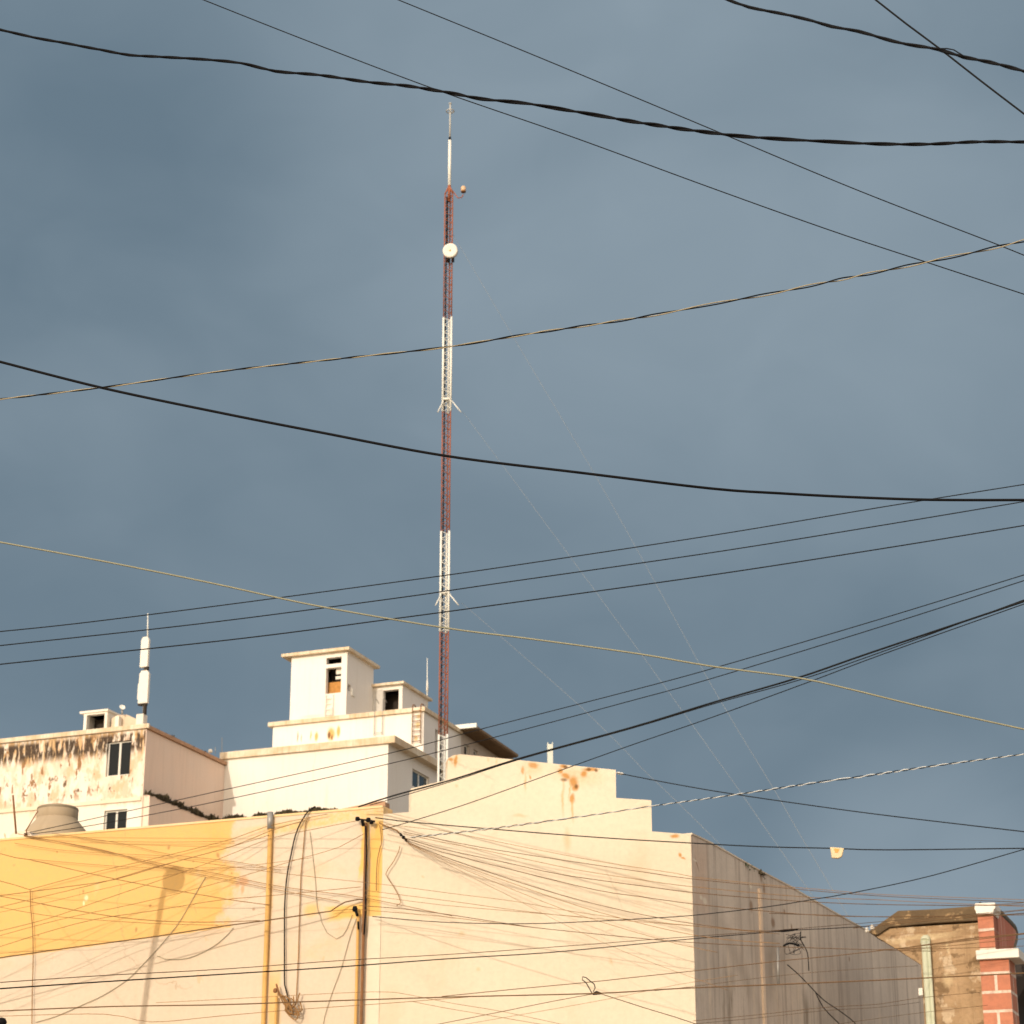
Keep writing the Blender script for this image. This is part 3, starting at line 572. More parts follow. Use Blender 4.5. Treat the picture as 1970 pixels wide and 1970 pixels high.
# true verticals and steps
tp[2] = (tp[1][0], tp[2][1]); tp[4] = (tp[3][0], tp[4][1]); tp[8] = (tp[7][0], tp[8][1]); tp[10] = (tp[9][0], tp[10][1])
stm = plaster('cream_gable_plaster', (.73, .625, .485), (.69, .585, .44), amp=.16, big=.3, bump=.35, cracks=.55, streak=.10, streakcol=(.60, .46, .30), grain=.08, patches=[
    dict(col=(.77, .68, .53), blobs=[bl(PS, 1030, 1540, 260, 80, 4, 'b')], soft=.7, k=.6),
    dict(col=(.66, .44, .20), blobs=[bl(PS, 1110, 1492, 42, 15, -4), bl(PS, 1022, 1478, 20, 12), bl(PS, 876, 1462, 9, 12)], soft=.8, k=.55, speck=.5),
    dict(col=(.50, .22, .03), blobs=[bl(PS, 1027, 1471, 9, 5), bl(PS, 1005, 1481, 3, 8), bl(PS, 1018, 1496, 2, 5), bl(PS, 1088, 1494, 10, 5, -20), bl(PS, 1103, 1503, 7, 10), bl(PS, 1106, 1513, 6, 8), bl(PS, 1104, 1537, 4.5, 10), bl(PS, 1122, 1488, 6, 7, -30), bl(PS, 1134, 1480, 14, 4), bl(PS, 1082, 1474, 7, 4), bl(PS, 1076, 1485, 5, 6), bl(PS, 878, 1462, 3, 12), bl(PS, 868, 1460, 5, 3), bl(PS, 1299, 1608, 9, 4), bl(PS, 1308, 1647, 3, 4), bl(PS, 1314, 1652, 5, 2)], soft=.55, k=.88, amp=.14),
    dict(col=(.12, .05, .01), blobs=[bl(PS, 1087, 1475, 4, 3), bl(PS, 1132, 1480, 4, 3), bl(PS, 1146, 1482, 3, 3), bl(PS, 1085, 1501, 6, 3), bl(PS, 1108, 1512, 3, 4)], soft=.7, k=.85, amp=.06),
    dict(col=(.62, .36, .12), blobs=[bl(PS, 1084, 1532, 2.5, 28), bl(PS, 1104, 1556, 2.2, 20), bl(PS, 1010, 1503, 1.6, 14), bl(PS, 1097, 1520, 1.5, 18)], soft=.9, k=.7),
    dict(col=(.60, .42, .2), blobs=[bl(PS, 1000, 1569, 12, 3), bl(PS, 880, 1512, 3, 3), bl(PS, 811, 1688, 3, 3), bl(PS, 937, 1459, 2, 4), bl(PS, 955, 1462, 2, 4), bl(PS, 890, 1800, 5, 5), bl(PS, 1175, 1850, 3, 8, 30), bl(PS, 920, 1862, 4, 3), bl(PS, 1090, 1615, 6, 20)], soft=.8, k=.5),
    dict(col=(.58, .42, .25), noise=(.9, .5, .57, .2, 0, 99, .2), k=.30, seed=15),
    dict(col=(.78, .70, .56), noise=(.6, .8, .56, .1, 0, 99, .2), k=.35, seed=16)])
SW = empty('stepped_building', PS.pt(aE/2, 0), 'cream building with stair-stepped gable wall and long shaded streaky side', 'building')
mb = MB(); mb.prism(PS, [(0, 0), (aE, 0)] + tp[::-1], .28, 0); mb.build('gable_wall', stm, SW)
# side wall, leaning line top
st = [(1329.5, 1605), (1366, 1622), (1412, 1648), (1463, 1677), (1519, 1706), (1601, 1754), (1636, 1774), (1690, 1802)]
sp = [PSS.px(*p) for p in st]; sp[0] = (.28*0, sp[0][1])
aR = PSS.px(1900, 1850)[0]
zend = sp[-1][1]
def bs(x, y, rx, ry, rot=0, kind='e'): return bl(PSS, x, y, rx*2.9, ry, rot, kind)
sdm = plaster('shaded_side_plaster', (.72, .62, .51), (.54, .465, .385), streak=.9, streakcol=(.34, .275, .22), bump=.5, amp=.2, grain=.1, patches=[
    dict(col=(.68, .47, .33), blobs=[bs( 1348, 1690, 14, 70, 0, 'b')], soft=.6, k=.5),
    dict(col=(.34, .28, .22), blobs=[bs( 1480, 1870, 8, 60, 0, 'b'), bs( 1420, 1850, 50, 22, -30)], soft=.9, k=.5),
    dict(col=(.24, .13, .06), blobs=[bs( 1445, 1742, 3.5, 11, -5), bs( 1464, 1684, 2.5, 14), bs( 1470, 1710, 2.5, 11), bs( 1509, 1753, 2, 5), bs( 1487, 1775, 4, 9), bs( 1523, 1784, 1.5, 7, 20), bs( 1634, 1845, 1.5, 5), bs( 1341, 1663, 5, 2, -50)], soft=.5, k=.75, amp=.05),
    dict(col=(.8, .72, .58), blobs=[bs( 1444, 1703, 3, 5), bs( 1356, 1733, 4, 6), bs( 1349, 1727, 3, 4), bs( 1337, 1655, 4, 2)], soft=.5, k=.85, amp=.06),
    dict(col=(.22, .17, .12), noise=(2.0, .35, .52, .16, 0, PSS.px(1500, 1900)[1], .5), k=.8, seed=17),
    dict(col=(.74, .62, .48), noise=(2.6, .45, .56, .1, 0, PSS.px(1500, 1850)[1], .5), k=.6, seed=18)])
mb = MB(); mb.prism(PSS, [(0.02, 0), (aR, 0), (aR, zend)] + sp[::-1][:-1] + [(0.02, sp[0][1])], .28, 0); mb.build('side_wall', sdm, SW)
cpp = MB()
for i in range(len(sp)-1):
    (a0, z0), (a1, z1) = sp[i], sp[i+1]; cpp.prism(PSS, [(max(a0, .03), z0), (a1, z1), (a1, z1+.022), (max(a0, .03), z0+.022)], .3, .012)
cpp.build('side_coping', plaster('side_coping', (.74, .66, .54), (.55, .44, .33), bump=.4), SW)
b = MB(); a0 = PSS.px(1461, 1800)[0]; a1 = PSS.px(1465, 1800)[0]; b.prism(PSS, [(a0, 0), (a1, 0), (a1, PSS.px(1463, 1712)[1]), (a0, PSS.px(1463, 1712)[1])], .035, .035); b.build('pilaster', plaster('pil', (.78, .64, .48), (.72, .56, .42), amp=.1, patches=[dict(col=(.4, .26, .15), noise=(9, 2.5, .6, .05, 0, 99, .1), seed=3, k=.8)]), SW)
mb = MB(); mb.box(PS, .3, aE-.3, sp[-1][1]-1.2, sp[-1][1]-1.0, -5.5, -.28); mb.build('roof', pm, SW)
tufts('green_weeds', [PSS.hit(1430, 1662), PSS.hit(1452, 1676)], 34, .02, .05, M['green'], 'few green weeds on the sloping top of the shaded side wall', 8, .03)
tufts('dry_moss', [PSS.hit(1460, 1679), PSS.hit(1472, 1686)], 50, .02, .09, M['moss'], 'dark moss tuft above the thin pilaster of the shaded wall', 9, .03)
# ================================================================== BROWN BUILDING AT RIGHT
bp_ = [PB.px(*p) for p in ((1686, 1802), (1712, 1786), (1885, 1775), (1898, 1774))]
bot = PB.px(1772, 1856); 
brm = plaster('old_brown_render', (.44, .30, .17), (.32, .21, .11), amp=.15, big=1.6, bump=1.0, grain=.22, streak=.5, streakcol=(.18, .11, .05), patches=[
    dict(col=(.62, .50, .35), noise=(3.2, 2.6, .55, .05, 0, 99, .2), k=.65, seed=23),
    dict(col=(.15, .09, .04), noise=(3.0, 3.0, .57, .06, 0, 99, .2), k=.8, seed=25),
    dict(col=(.25, .15, .07), noise=(.5, 7.0, .56, .05, 0, 99, .2), k=.6, seed=27),
    dict(col=(.60, .47, .28), blobs=[bl(PB, 1775, 1803, 60, 5, 3, 'b'), bl(PB, 1822, 1820, 3, 14), bl(PB, 1823, 1885, 8, 12)], soft=.6, k=.6)])
RBd = empty('old_house', PB.pt(0, 0), 'old brown rendered house with mouldy dark cornice and brick pier at the right', 'house')
mb = MB(); mb.prism(PB, [(bot[0], 0), (.12, 0), (.12, bp_[3][1]), bp_[2], bp_[1], bp_[0], PB.px(1735, 1832), bot], .5, 0); mb.build('wall', brm, RBd)
crm = plaster('mouldy_cornice', (.15, .10, .05), (.09, .06, .03), big=3.0, bump=.9, grain=.2, patches=[dict(col=(.42, .28, .14), noise=(5, 6, .58, .08, 0, 99, .1), k=.7, seed=31)])
mb = MB(); mb.prism(PB, [PB.px(1671, 1793), PB.px(1684, 1785), PB.px(1729, 1753), PB.px(1800, 1750), PB.px(1840, 1747), PB.px(1886, 1743), PB.px(1886, 1772), PB.px(1800, 1776.5), PB.px(1712, 1785), PB.px(1690, 1800), PB.px(1680, 1799)], .7, .06); mb.build('cornice', crm, RBd, .015)
# drain pipe
b = MB(); xa = PB.px(1786, 1880)[0]
for x in (1780, 1788): b.tube([PB.pt(PB.px(x, 1812)[0], PB.px(x, 1812)[1], .09), PB.pt(PB.px(x, 1812)[0], 0, .09)], .045 if x == 1780 else .028, 10)
b.build('drain_pipe', M['gutter'], RBd)
b = MB(); b.tube([PB.pt(xa, PB.px(1786, 1814)[1], .09), PB.pt(xa, PB.px(1786, 1808)[1], .03), PB.pt(xa, PB.px(1786, 1806)[1], -.05)], .075, 10); b.build('pipe_elbow', M['gutter'], RBd)
b = MB(); b.box(PB, PB.px(1768, 1900)[0], PB.px(1776, 1900)[0], PB.px(1770, 1916)[1], PB.px(1770, 1902)[1], .0, .06); b.build('pipe_clip', M['radome'], RBd)
# brick pier: courses drawn in its own plane
def brick(name, pl, x0, y0, rows, cw):
    m, t, bs = newmat(name); tc = N(t, 'ShaderNodeTexCoord'); mp = N(t, 'ShaderNodeMapping'); L(t, tc.outputs['UV'], mp.inputs[0])
    a, z = pl.px(x0, y0); mp.inputs['Location'].default_value = (-a, -z, 0)
    br = N(t, 'ShaderNodeTexBrick', offset=.5, squash=1.0); L(t, mp.outputs[0], br.inputs['Vector'])
    br.inputs['Color1'].default_value = (.47, .175, .10, 1); br.inputs['Color2'].default_value = (.52, .21, .12, 1); br.inputs['Mortar'].default_value = (.68, .58, .48, 1)
    br.inputs['Scale'].default_value = 1.0; br.inputs['Mortar Size'].default_value = .022; br.inputs['Mortar Smooth'].default_value = .1; br.inputs['Brick Width'].default_value = cw; br.inputs['Row Height'].default_value = rows
    n = N(t, 'ShaderNodeTexNoise', i_Scale=9.0, i_Detail=6.0, i_Roughness=.7); L(t, tc.outputs['UV'], n.inputs[0])
    c = mixc(t, mth(t, 'MULTIPLY', ramp(t, n.outputs[0], .38, .7), .6), br.outputs[0], (.32, .13, .08)); L(t, c, bs.inputs['Base Color']); bs.inputs['Roughness'].default_value = .85
    bp = N(t, 'ShaderNodeBump', i_Strength=.5, i_Distance=.015, invert=True); L(t, br.outputs['Fac'], bp.inputs['Height']); L(t, bp.outputs[0], bs.inputs['Normal'])
    return m
kB = zdepth(PB.hit(1900, 1900))/F
bm1 = brick('red_brick', PB, 1888, 1912, 36*kB, 64*kB)
PP = empty('brick_pier', PB.pt(.25, 0), 'red brick pier with white capped bands at the right edge of the old house', 'pier')
x0 = PB.px(1891, 1900)[0]; x1 = PB.px(1947, 1900)[0]; zb = PB.px(1900, 1849)[1]
b = MB(); b.box(PB, x0, x1, 0, zb, -.45, .12); b.build('lower_shaft', bm1, PP)
zc = PB.px(1900, 1831)[1]
b = MB(); b.box(PB, PB.px(1882, 1840)[0], PB.px(1964.5, 1840)[0], zb, zc, -.5, .2); b.build('middle_band', M['radome'], PP, .01)
x0 = PB.px(1885, 1790)[0]; x1 = PB.px(1915, 1790)[0]; zt = PB.px(1900, 1762)[1]
b = MB(); b.box(PB, x0, x1, zc, zt, -.3, .12); b.build('upper_shaft', brick('red_brick_upper', PB, 1800, 1797, 38*kB, 400*kB), PP)
b = MB(); b.prism(PB, [PB.px(1880, 1742), PB.px(1879, 1753), PB.px(1882, 1757), PB.px(1882, 1762.5), PB.px(1915, 1761.5), PB.px(1916, 1755), PB.px(1919, 1751), PB.px(1918.5, 1740.5)], .5, .2); b.build('cap', M['radome'], PP, .008)
b = MB(); b.lathe(PB.hit(1886, 1741), [(0, 0), (.02, 0), (.025, .03), (0, .05)], 10); b.build('knob', M['black'], PP)
# curved side scroll behind upper shaft
q = Plane(PB.pt(x1, 0, .1), AS)
sc = [(1919, 1752), (1928, 1758), (1938, 1768), (1947, 1777), (1953, 1784), (1956, 1794), (1955, 1810), (1950, 1828), (1950, 1831)]
poly = [q.px(*p) for p in sc]; poly = [(.02, zc)] + [(.02, poly[0][1])] + poly[1:-1] + [(poly[-1][0], zc)]
poly = [(a, max(z, zc)) for a, z in poly]
scm = plaster('shaded_red_paint', (.50, .17, .10), (.42, .14, .09), streak=.55, streakcol=(.70, .55, .46), bump=.3)
b = MB(); b.prism(q, poly, .18, .0); b.build('scroll_wall', scm, PP)
b = MB(); b.tube([q.pt(a, z, -.03) for a, z in poly[1:-1]], .055, 8); b.build('scroll_rim', simple('grimy_rim', (.12, .11, .09), .9, var=.5), PP)
# neighbour's eave beyond, its shade put into the near-black colour
pe = PB.back(3.0)
b = MB(); b.prism(pe, [pe.px(1945, 1850), pe.px(1990, 1846), pe.px(2080, 1850), pe.px(2080, 1900), pe.px(1972, 1899), pe.px(1955, 1925), pe.px(1950, 1960), (pe.px(1950, 1960)[0], 0), (pe.px(1945, 1960)[0], 0)], 1.5); tag(b.build('dark_eave', simple('shade_dark_eave', (.035, .028, .024), .9)), 'dark eave bracket behind the brick pier at the right edge', 'eave')
# ================================================================== LATTICE MAST
MY = 80.0; mb0 = at(852.5, 1500, MY); mx_, my_ = mb0.x, mb0.y
def mz(y): return at(857, y, MY).z
kM = MY/cos(PITCH)/F*1.0
k_m = zdepth(mb0)/F
MS = empty('lattice_mast', (mx_, my_, 0), 'tall slender red and white guyed lattice mast with round dish and top pole', 'mast')
R = 12.5*k_m*.77
angs = [radians(200), radians(320), radians(80)]
legs = [Vector((mx_+R*cos(a), my_+R*sin(a), 0)) for a in angs]
def section(z0, z1, m, label, r=.033):
    b = MB()
    for p in legs: b.tube([Vector((p.x, p.y, z0)), Vector((p.x, p.y, z1))], r, 8)
    o = b.build('lattice_section', m, MS); o['label'] = label
    b = MB(); st = .30; z = z0
    while z < z1-.02:
        zz = min(z+st, z1)
        for i in range(3):
            p, q2_ = legs[i], legs[(i+1) % 3]; mid = (p+q2_)/2
            zm = (z+zz)/2
            b.tube([Vector((p.x, p.y, z)), Vector((q2_.x, q2_.y, zm))], .011, 4, False); b.tube([Vector((q2_.x, q2_.y, zm)), Vector((p.x, p.y, zz))], .011, 4, False)
        z = zz
    b.build('bracing', m, o)
ys = [1790, 1416, 1216, 1023, 793, 612, 380]
zs = [0] + [mz(y) for y in (1414, 1216, 1023, 793, 612, 375)]
mats = ['wht', 'red', 'wht', 'red', 'wht', 'red']
labs = ['white bottom section', 'lowest red section', 'lower white section', 'middle red section', 'upper white section', 'top red section']
for i in range(6): section(zs[i], zs[i+1], M[mats[i]], labs[i], .040 if mats[i] == 'wht' else .024)
ztop = zs[-1]
b = MB()
for p in legs: b.tube([Vector((p.x, p.y, ztop)), Vector((mx_, my_, mz(357)))], .035, 6)
b.tube([Vector((mx_, my_, ztop-.3)), Vector((mx_, my_, mz(355)))], .06, 8)
b.build('apex', M['red'], MS)
b = MB(); b.tube([Vector((mx_, my_, mz(357))), Vector((mx_, my_, mz(270)))], .062, 10); b.build('top_pole', M['wht'], MS)
b = MB(); b.tube([Vector((mx_, my_, mz(270))), Vector((mx_, my_, mz(264)))], .05, 8); b.build('joint', M['black'], MS)
b = MB(); b.tube([Vector((mx_, my_, mz(264))), Vector((mx_, my_, mz(200)))], .034, 8)
rr = 8.5*k_m
ring = [Vector((mx_+rr*cos(t*pi/10), my_+rr*sin(t*pi/10), mz(214))) for t in range(21)]; b.tube(ring, .02, 6)
for t in range(3): b.tube([Vector((mx_, my_, mz(216))), ring[t*7]], .014, 5)
b.lathe((mx_, my_, mz(200)), [(0, 0), (.06, .0), (.06, .04), (0, .05)], 10)
b.build('whip', simple('whip_grey', (.42, .42, .39), .6), MS)
# feeder cable up the left of the mast
fl = legs[0]+Vector((.07, .05, 0)); b = MB(); b.tube([Vector((fl.x, fl.y, 2)), Vector((fl.x, fl.y, mz(505)))], .030, 6); b.tube([Vector((fl.x+.02, fl.y, mz(505))), Vector((fl.x+.02, fl.y, mz(380)))], .05, 6); b.build('feeder_cable', M['wire'], MS)
# dish
dc = at(866, 482, MY-.45); dr = 15.6*k_m; dax = Vector((-.05, -.93, -.10)) + Vector((-.08, 0, .0))
DI = empty('dish_antenna', Vector((dc.x, dc.y, dc.z-dr)), 'round cream microwave dish strapped near the top of the lattice mast', 'dish')
b = MB(); b.lathe(dc, [(0, -.0), (dr*.3, .012), (dr*.7, .03), (dr*.98, .035), (dr, .02), (dr, -.14), (dr*.6, -.2), (0, -.24)], 40, dax); b.build('drum', M['radome'], DI)
b = MB(); b.lathe(dc+dax.normalized()*.0, [(0, .03), (.035, .025), (.035, -.01)], 12, dax); b.build('hub', M['ochre'], DI)
b = MB(); b.tube([dc-dax.normalized()*.2, Vector((mx_, my_, dc.z))], .05, 8); b.build('mount', M['black'], DI)
b = MB(); b.tube([dc+Vector((-.05, .15, -dr*.85)), dc+Vector((-.05, .2, -dr*1.45))], .05, 8); b.build('mount', M['black'], DI)
b = MB(); b.tube([dc+Vector((.12, .15, -dr*.85)), dc+Vector((.12, .2, -dr*1.4))], .04, 8); b.build('mount', M['black'], DI)
# beacon
bc = at(891.5, 365, MY-.1)
BC = empty('warning_beacon', Vector((bc.x, bc.y, bc.z-.15)), 'small amber warning beacon on an arm right of the mast top', 'beacon')
b = MB(); b.lathe(bc-Vector((0, 0, .11)), [(0, 0), (.10, 0), (.10, .05), (.085, .06)], 14); b.build('base', M['rust'], BC)
b = MB(); b.lathe(bc-Vector((0, 0, .05)), [(.085, 0), (.10, .02), (.10, .15), (.06, .20), (0, .22)], 14); b.build('lens', simple('amber_lens', (.62, .42, .25), .3), BC)
b = MB(); b.tube([Vector((mx_+.05, my_, mz(362))), at(881, 381, MY-.1), at(888, 380, MY-.1), at(891.5, 374, MY-.1)], .022, 6); b.build('arm', M['red'], BC)
# guy star mounts
for y, nm in ((769, 'upper'), (1141, 'lower')):
    b = MB(); z = mz(y)
    for i in range(3): b.tube([Vector((legs[i].x, legs[i].y, z)), Vector((legs[(i+1) % 3].x, legs[(i+1) % 3].y, z))], .045, 6)
    for xx in ((-1, -9), (1, 16)):
        x_s = 852.5+(1500-y)*.0118
        b.tube([at(x_s+xx[0]*8, y+2, MY-.1), at(x_s+xx[0]*(19 if xx[0] < 0 else 26), y+24, MY-.2)], .022, 6)
    o = b.build('guy_bracket', M['wht'], MS); o['label'] = nm + ' white guy bracket with splayed arms'
# ================================================================== WIRES
def cr_interp(pts, step):
    P = [pts[0]] + list(pts) + [pts[-1]]; out_ = []
    for i in range(1, len(P)-2):
        p0, p1, p2, p3 = P[i-1:i+3]; d = sqrt((p2[0]-p1[0])**2+(p2[1]-p1[1])**2); n = max(1, int(d/step))
        for j in range(n):
            t = j/n
            out_.append(tuple(.5*((2*p1[k])+(-p0[k]+p2[k])*t+(2*p0[k]-5*p1[k]+4*p2[k]-p3[k])*t*t+(-p0[k]+3*p1[k]-3*p2[k]+p3[k])*t**3) for k in range(2)))
    out_.append(tuple(pts[-1])); return out_
def wallY(x, y):
    if x < 742: return PY.hit(x, y).y
    if x < 1336: return PS.hit(x, y).y
    if x < 1700: return PSS.hit(x, y).y
    return PB.hit(x, y).y
def wpath(pts, YL, YR, openL, openR, step=30, clamp=True, off=.12):
    c = cr_interp(pts, step); xl, xr = c[0][0], c[-1][0]; out_ = []
    L0 = 0; ls = [0]
    for a, b_ in zip(c[:-1], c[1:]): L0 += sqrt((a[0]-b_[0])**2+(a[1]-b_[1])**2); ls.append(L0)
    yl = wallY(*c[0])-off if YL == 'W' else YL; yr = wallY(*c[-1])-off if YR == 'W' else YR
    for (x, y), s in zip(c, ls):
        t = s/L0; Y = 1/((1-t)/yl+t/yr)
        if clamp: Y = min(Y, wallY(x, y)-off)
        out_.append(at(x, y, Y))
    e = 14.0
    if openL: d = (out_[0]-out_[min(3, len(out_)-1)]).normalized(); out_.insert(0, out_[0]+d*e)
    if openR: d = (out_[-1]-out_[-min(4, len(out_))]).normalized(); out_.append(out_[-1]+d*e)
    return out_
WG_SKY = 'wires crossing the sky'; WG_WALL = 'wires in front of the cream walls'; WG_YEL = 'thin wires over the ochre wall'
def wire(label, px, m, pts, YL, YR=None, oL=1, oR=1, group=WG_SKY, cat='cable', name='overhead_cable', clamp=True, step=30, off=.12):
    YR = YL if YR is None else YR
    P = wpath(pts, YL, YR, oL, oR, step, clamp, off)
    r = px*(1.25 if group in (WG_SKY, 'wires rising from the ochre wall to the right') and px > 2.5 else 1.0 if group in (WG_SKY, 'wires rising from the ochre wall to the right') else .74)/2*zdepth(P[len(P)//2])/F
    b = MB(); b.tube(P, r, 6); o = b.build(name, M[m], weld=False); tag(o, label, cat, group); return o
def resample(P, d):
    out_ = [P[0]]; 
    for a, b_ in zip(P[:-1], P[1:]):
        n = max(1, int((b_-a).length/d))
        for j in range(1, n+1): out_.append(a.lerp(b_, j/n))
    return out_
def twisted(label, px, mats, pts, YL, YR, pitch, spread, group=WG_SKY, ph0=0, jit=.25, oL=1, oR=1):
    P = wpath(pts, YL, YR, oL, oR, 20, True)
    k = zdepth(P[len(P)//2])/F; P = resample(P, pitch*k/14)
    base = P[0]; R_ = empty('twisted_cable', min(P, key=lambda p: p.z), label, 'cable', group)
    n = len(mats); random.seed(len(label))
    ph = ph0; phs = []
    w1, w2 = random.uniform(.3, .6), random.uniform(.7, 1.1)
    for i in range(len(P)):
        phs.append(ph); ph += 2*pi/14*(1+jit*sin(i*.06*w1)+jit*sin(i*.11*w2))
    for s_, mm in enumerate(mats):
        pts_ = []
        for i, p in enumerate(P):
            t = (P[min(i+1, len(P)-1)]-P[max(0, i-1)]).normalized(); e = t.cross(Vector((0, 0, 1))).normalized(); g = e.cross(t)
            q_ = phs[i]+2*pi*s_/n; rr_ = spread*k*(1+.5*sin(i*.021+len(label)))
            pts_.append(p + e*cos(q_)*rr_ + g*sin(q_)*rr_)
        b = MB(); b.tube(pts_, px/2*k*(1 if s_ == 0 else .9), 6); b.build('strand', M[mm], R_, weld=False)
    return R_
# sky cables
twisted('thick black twisted cable running across the whole top, just above the mast tip', 5.0, ['black', 'black'],
  [(0, 57), (60, 71), (120, 82), (195, 96), (250, 106), (340, 111), (438, 118), (480, 125), (530, 137), (620, 145), (700, 157), (780, 165), (857, 177), (925, 190), (1020, 200), (1121, 217), (1244, 238), (1397, 259), (1509, 268), (1590, 272), (1690, 277), (1800, 277), (1870, 273), (1970, 273)], 8.2, 8.6, 95, 1.35)
twisted('thickest black twisted cable in the top right corner', 5.6, ['black', 'black'],
  [(1395, -3), (1441, 14), (1503, 26), (1562, 40), (1600, 51), (1650, 60), (1696, 73), (1743, 85), (1805, 95), (1854, 110), (1904, 119.5), (1970, 137)], 7.2, 7.0, 100, 1.5)
b = MB(); b.tube([at(1800, 93.5, 6.95), at(1822, 93.5, 6.95), at(1835, 96, 6.95), at(1848, 104, 6.95), at(1860, 112, 6.95)], 1.5*6.9/F, 6); tag(b.build('cable_loop', M['black']), 'small black loop sprung off the thick cable in the top right corner', 'cable')
wire('steep thin wire crossing the top right corner', 2.9, 'wire', [(1685, 0), (1745, 47), (1805, 91.6), (1890, 158), (1970, 219)], 12)
wire('thin wire from the top left, crossing just above the mast tip', 2.1, 'wire', [(392, 0), (600, 82), (846, 175), (1100, 263), (1370, 362), (1600, 444), (1783, 504.6), (1970, 566)], 14)
wire('thin wire from the top centre sloping down to the right edge', 2.1, 'wire', [(767, 0), (1000, 95), (1200, 178), (1401, 262), (1650, 366), (1923, 472), (1970, 491)], 14.5)
twisted('black and tan twisted cable rising to the right across the upper white mast section', 2.9, ['black', 'tan'],
  [(0, 768), (200, 745), (428, 714), (673, 688), (857, 668), (1020, 642), (1224, 612), (1370, 585), (1488, 564), (1590, 543), (1705, 520), (1783, 504), (1880, 484), (1970, 463)], 10, 10, 108, 1.5)
wire('smooth black cable sagging from mid left to mid right', 4.2, 'black', [(0, 696), (200, 747), (428, 795), (612, 831), (857, 877), (1121, 910), (1370, 940), (1500, 949), (1631, 956), (1789, 961.5), (1970, 962)], 11)
wire('pale yellow cable sloping down to the right across the mast foot', 2.9, 'palewire', [(0, 1043), (200, 1080), (408, 1122), (612, 1166), (857, 1208), (1020, 1229), (1223, 1257), (1370, 1282), (1535, 1304), (1640, 1327), (1767, 1358), (1970, 1403)], 12)
wire('topmost of three parallel thin wires rising to the right across the lower mast', 2.1, 'wire', [(0, 1215), (144, 1200), (400, 1168), (760, 1120), (960, 1092), (1370, 1030), (1700, 975), (1970, 932)], 20)
wire('middle one of three parallel thin wires rising to the right across the lower mast', 2.2, 'wire', [(0, 1242), (384, 1200), (760, 1151), (960, 1122), (1370, 1063), (1700, 1010), (1970, 965)], 20)
wire('lowest of three parallel thin wires rising to the right across the lower mast', 2.4, 'wire', [(0, 1278), (450, 1230), (760, 1190), (960, 1163), (1370, 1106), (1700, 1055), (1970, 1011)], 20)
FR = 'wires rising from the ochre wall to the right'
wire('upper wire of the rising fan, running from the water tank to the right edge', 1.7, 'wire', [(46, 1604), (275, 1554), (420, 1522), (746, 1450), (928, 1402), (1220, 1327), (1392, 1280), (1700, 1189), (1970, 1106)], 'W', 22, 0, 1, FR)
wire('second wire of the rising fan, just under the upper one', 1.7, 'wire', [(46, 1606), (140, 1594), (275, 1570), (450, 1535), (746, 1470), (949, 1419), (1220, 1346.6), (1370, 1305), (1700, 1204), (1970, 1117)], 'W', 22, 0, 1, FR)
wire('dark thick wire rising from the pipe top over the gable to the right edge', 2.8, 'wire', [(690, 1552), (723, 1541), (770, 1527), (870, 1500), (1003, 1458), (1220, 1398), (1370, 1352), (1535, 1304), (1680, 1254), (1970, 1157)], 'W', 22, 0, 1, FR, off=.25)
wire('wire twinned just under the dark thick rising wire at the right', 1.8, 'wire', [(712, 1549), (870, 1503), (1003, 1460), (1220, 1400), (1370, 1355), (1535, 1309), (1680, 1260), (1970, 1154)], 'W', 22.5, 0, 1, FR, off=.2)
wire('lowest rising wire, leaving the pipe head and crossing behind the vent post gap', 1.8, 'wire', [(736, 1596), (770, 1586.5), (900, 1546), (1073, 1484), (1220, 1431.6), (1370, 1380), (1559, 1311), (1700, 1258), (1970, 1162)], 'W', 22.8, 0, 1, FR)
twisted('pale twisted cable rising over the lower gable step to the right edge', 1.8, ['whitewire', 'wire'],
  [(790, 1611), (942, 1594.6), (1150, 1566.5), (1252, 1551), (1413, 1529), (1588, 1503), (1650, 1495), (1800, 1473), (1970, 1451)], 29.3, 24, 38, .9, FR, oL=0)
wire('dark wire tied to the top gable step, falling to the right edge', 2.2, 'wire', [(1187, 1487), (1290, 1507), (1413, 1528), (1600, 1555), (1715, 1570), (1850, 1586), (1970, 1600)], 'W', 26, 0, 1)
b = MB(); c0 = at(1186, 1486.5, wallY(1186, 1487)-.1); c1 = at(1200, 1489.5, wallY(1187, 1487)-.15); b.tube([c0, c0.lerp(c1, .3), c0.lerp(c1, .5), c0.lerp(c1, .7), c1], [.008, .02, .012, .02, .008], 8); tag(b.build('insulator', M['radome']), 'white insulator on the corner of the top gable step', 'insulator')
wire('almost level dark wire holding the orange tag', 2.3, 'wire', [(722, 1573), (770, 1579.5), (942, 1594.6), (1150, 1611), (1332, 1622), (1470, 1629), (1600, 1632), (1705, 1635), (1970, 1632)], 'W', 27, 0, 1)
TG = at(1608, 1632, 28.0)
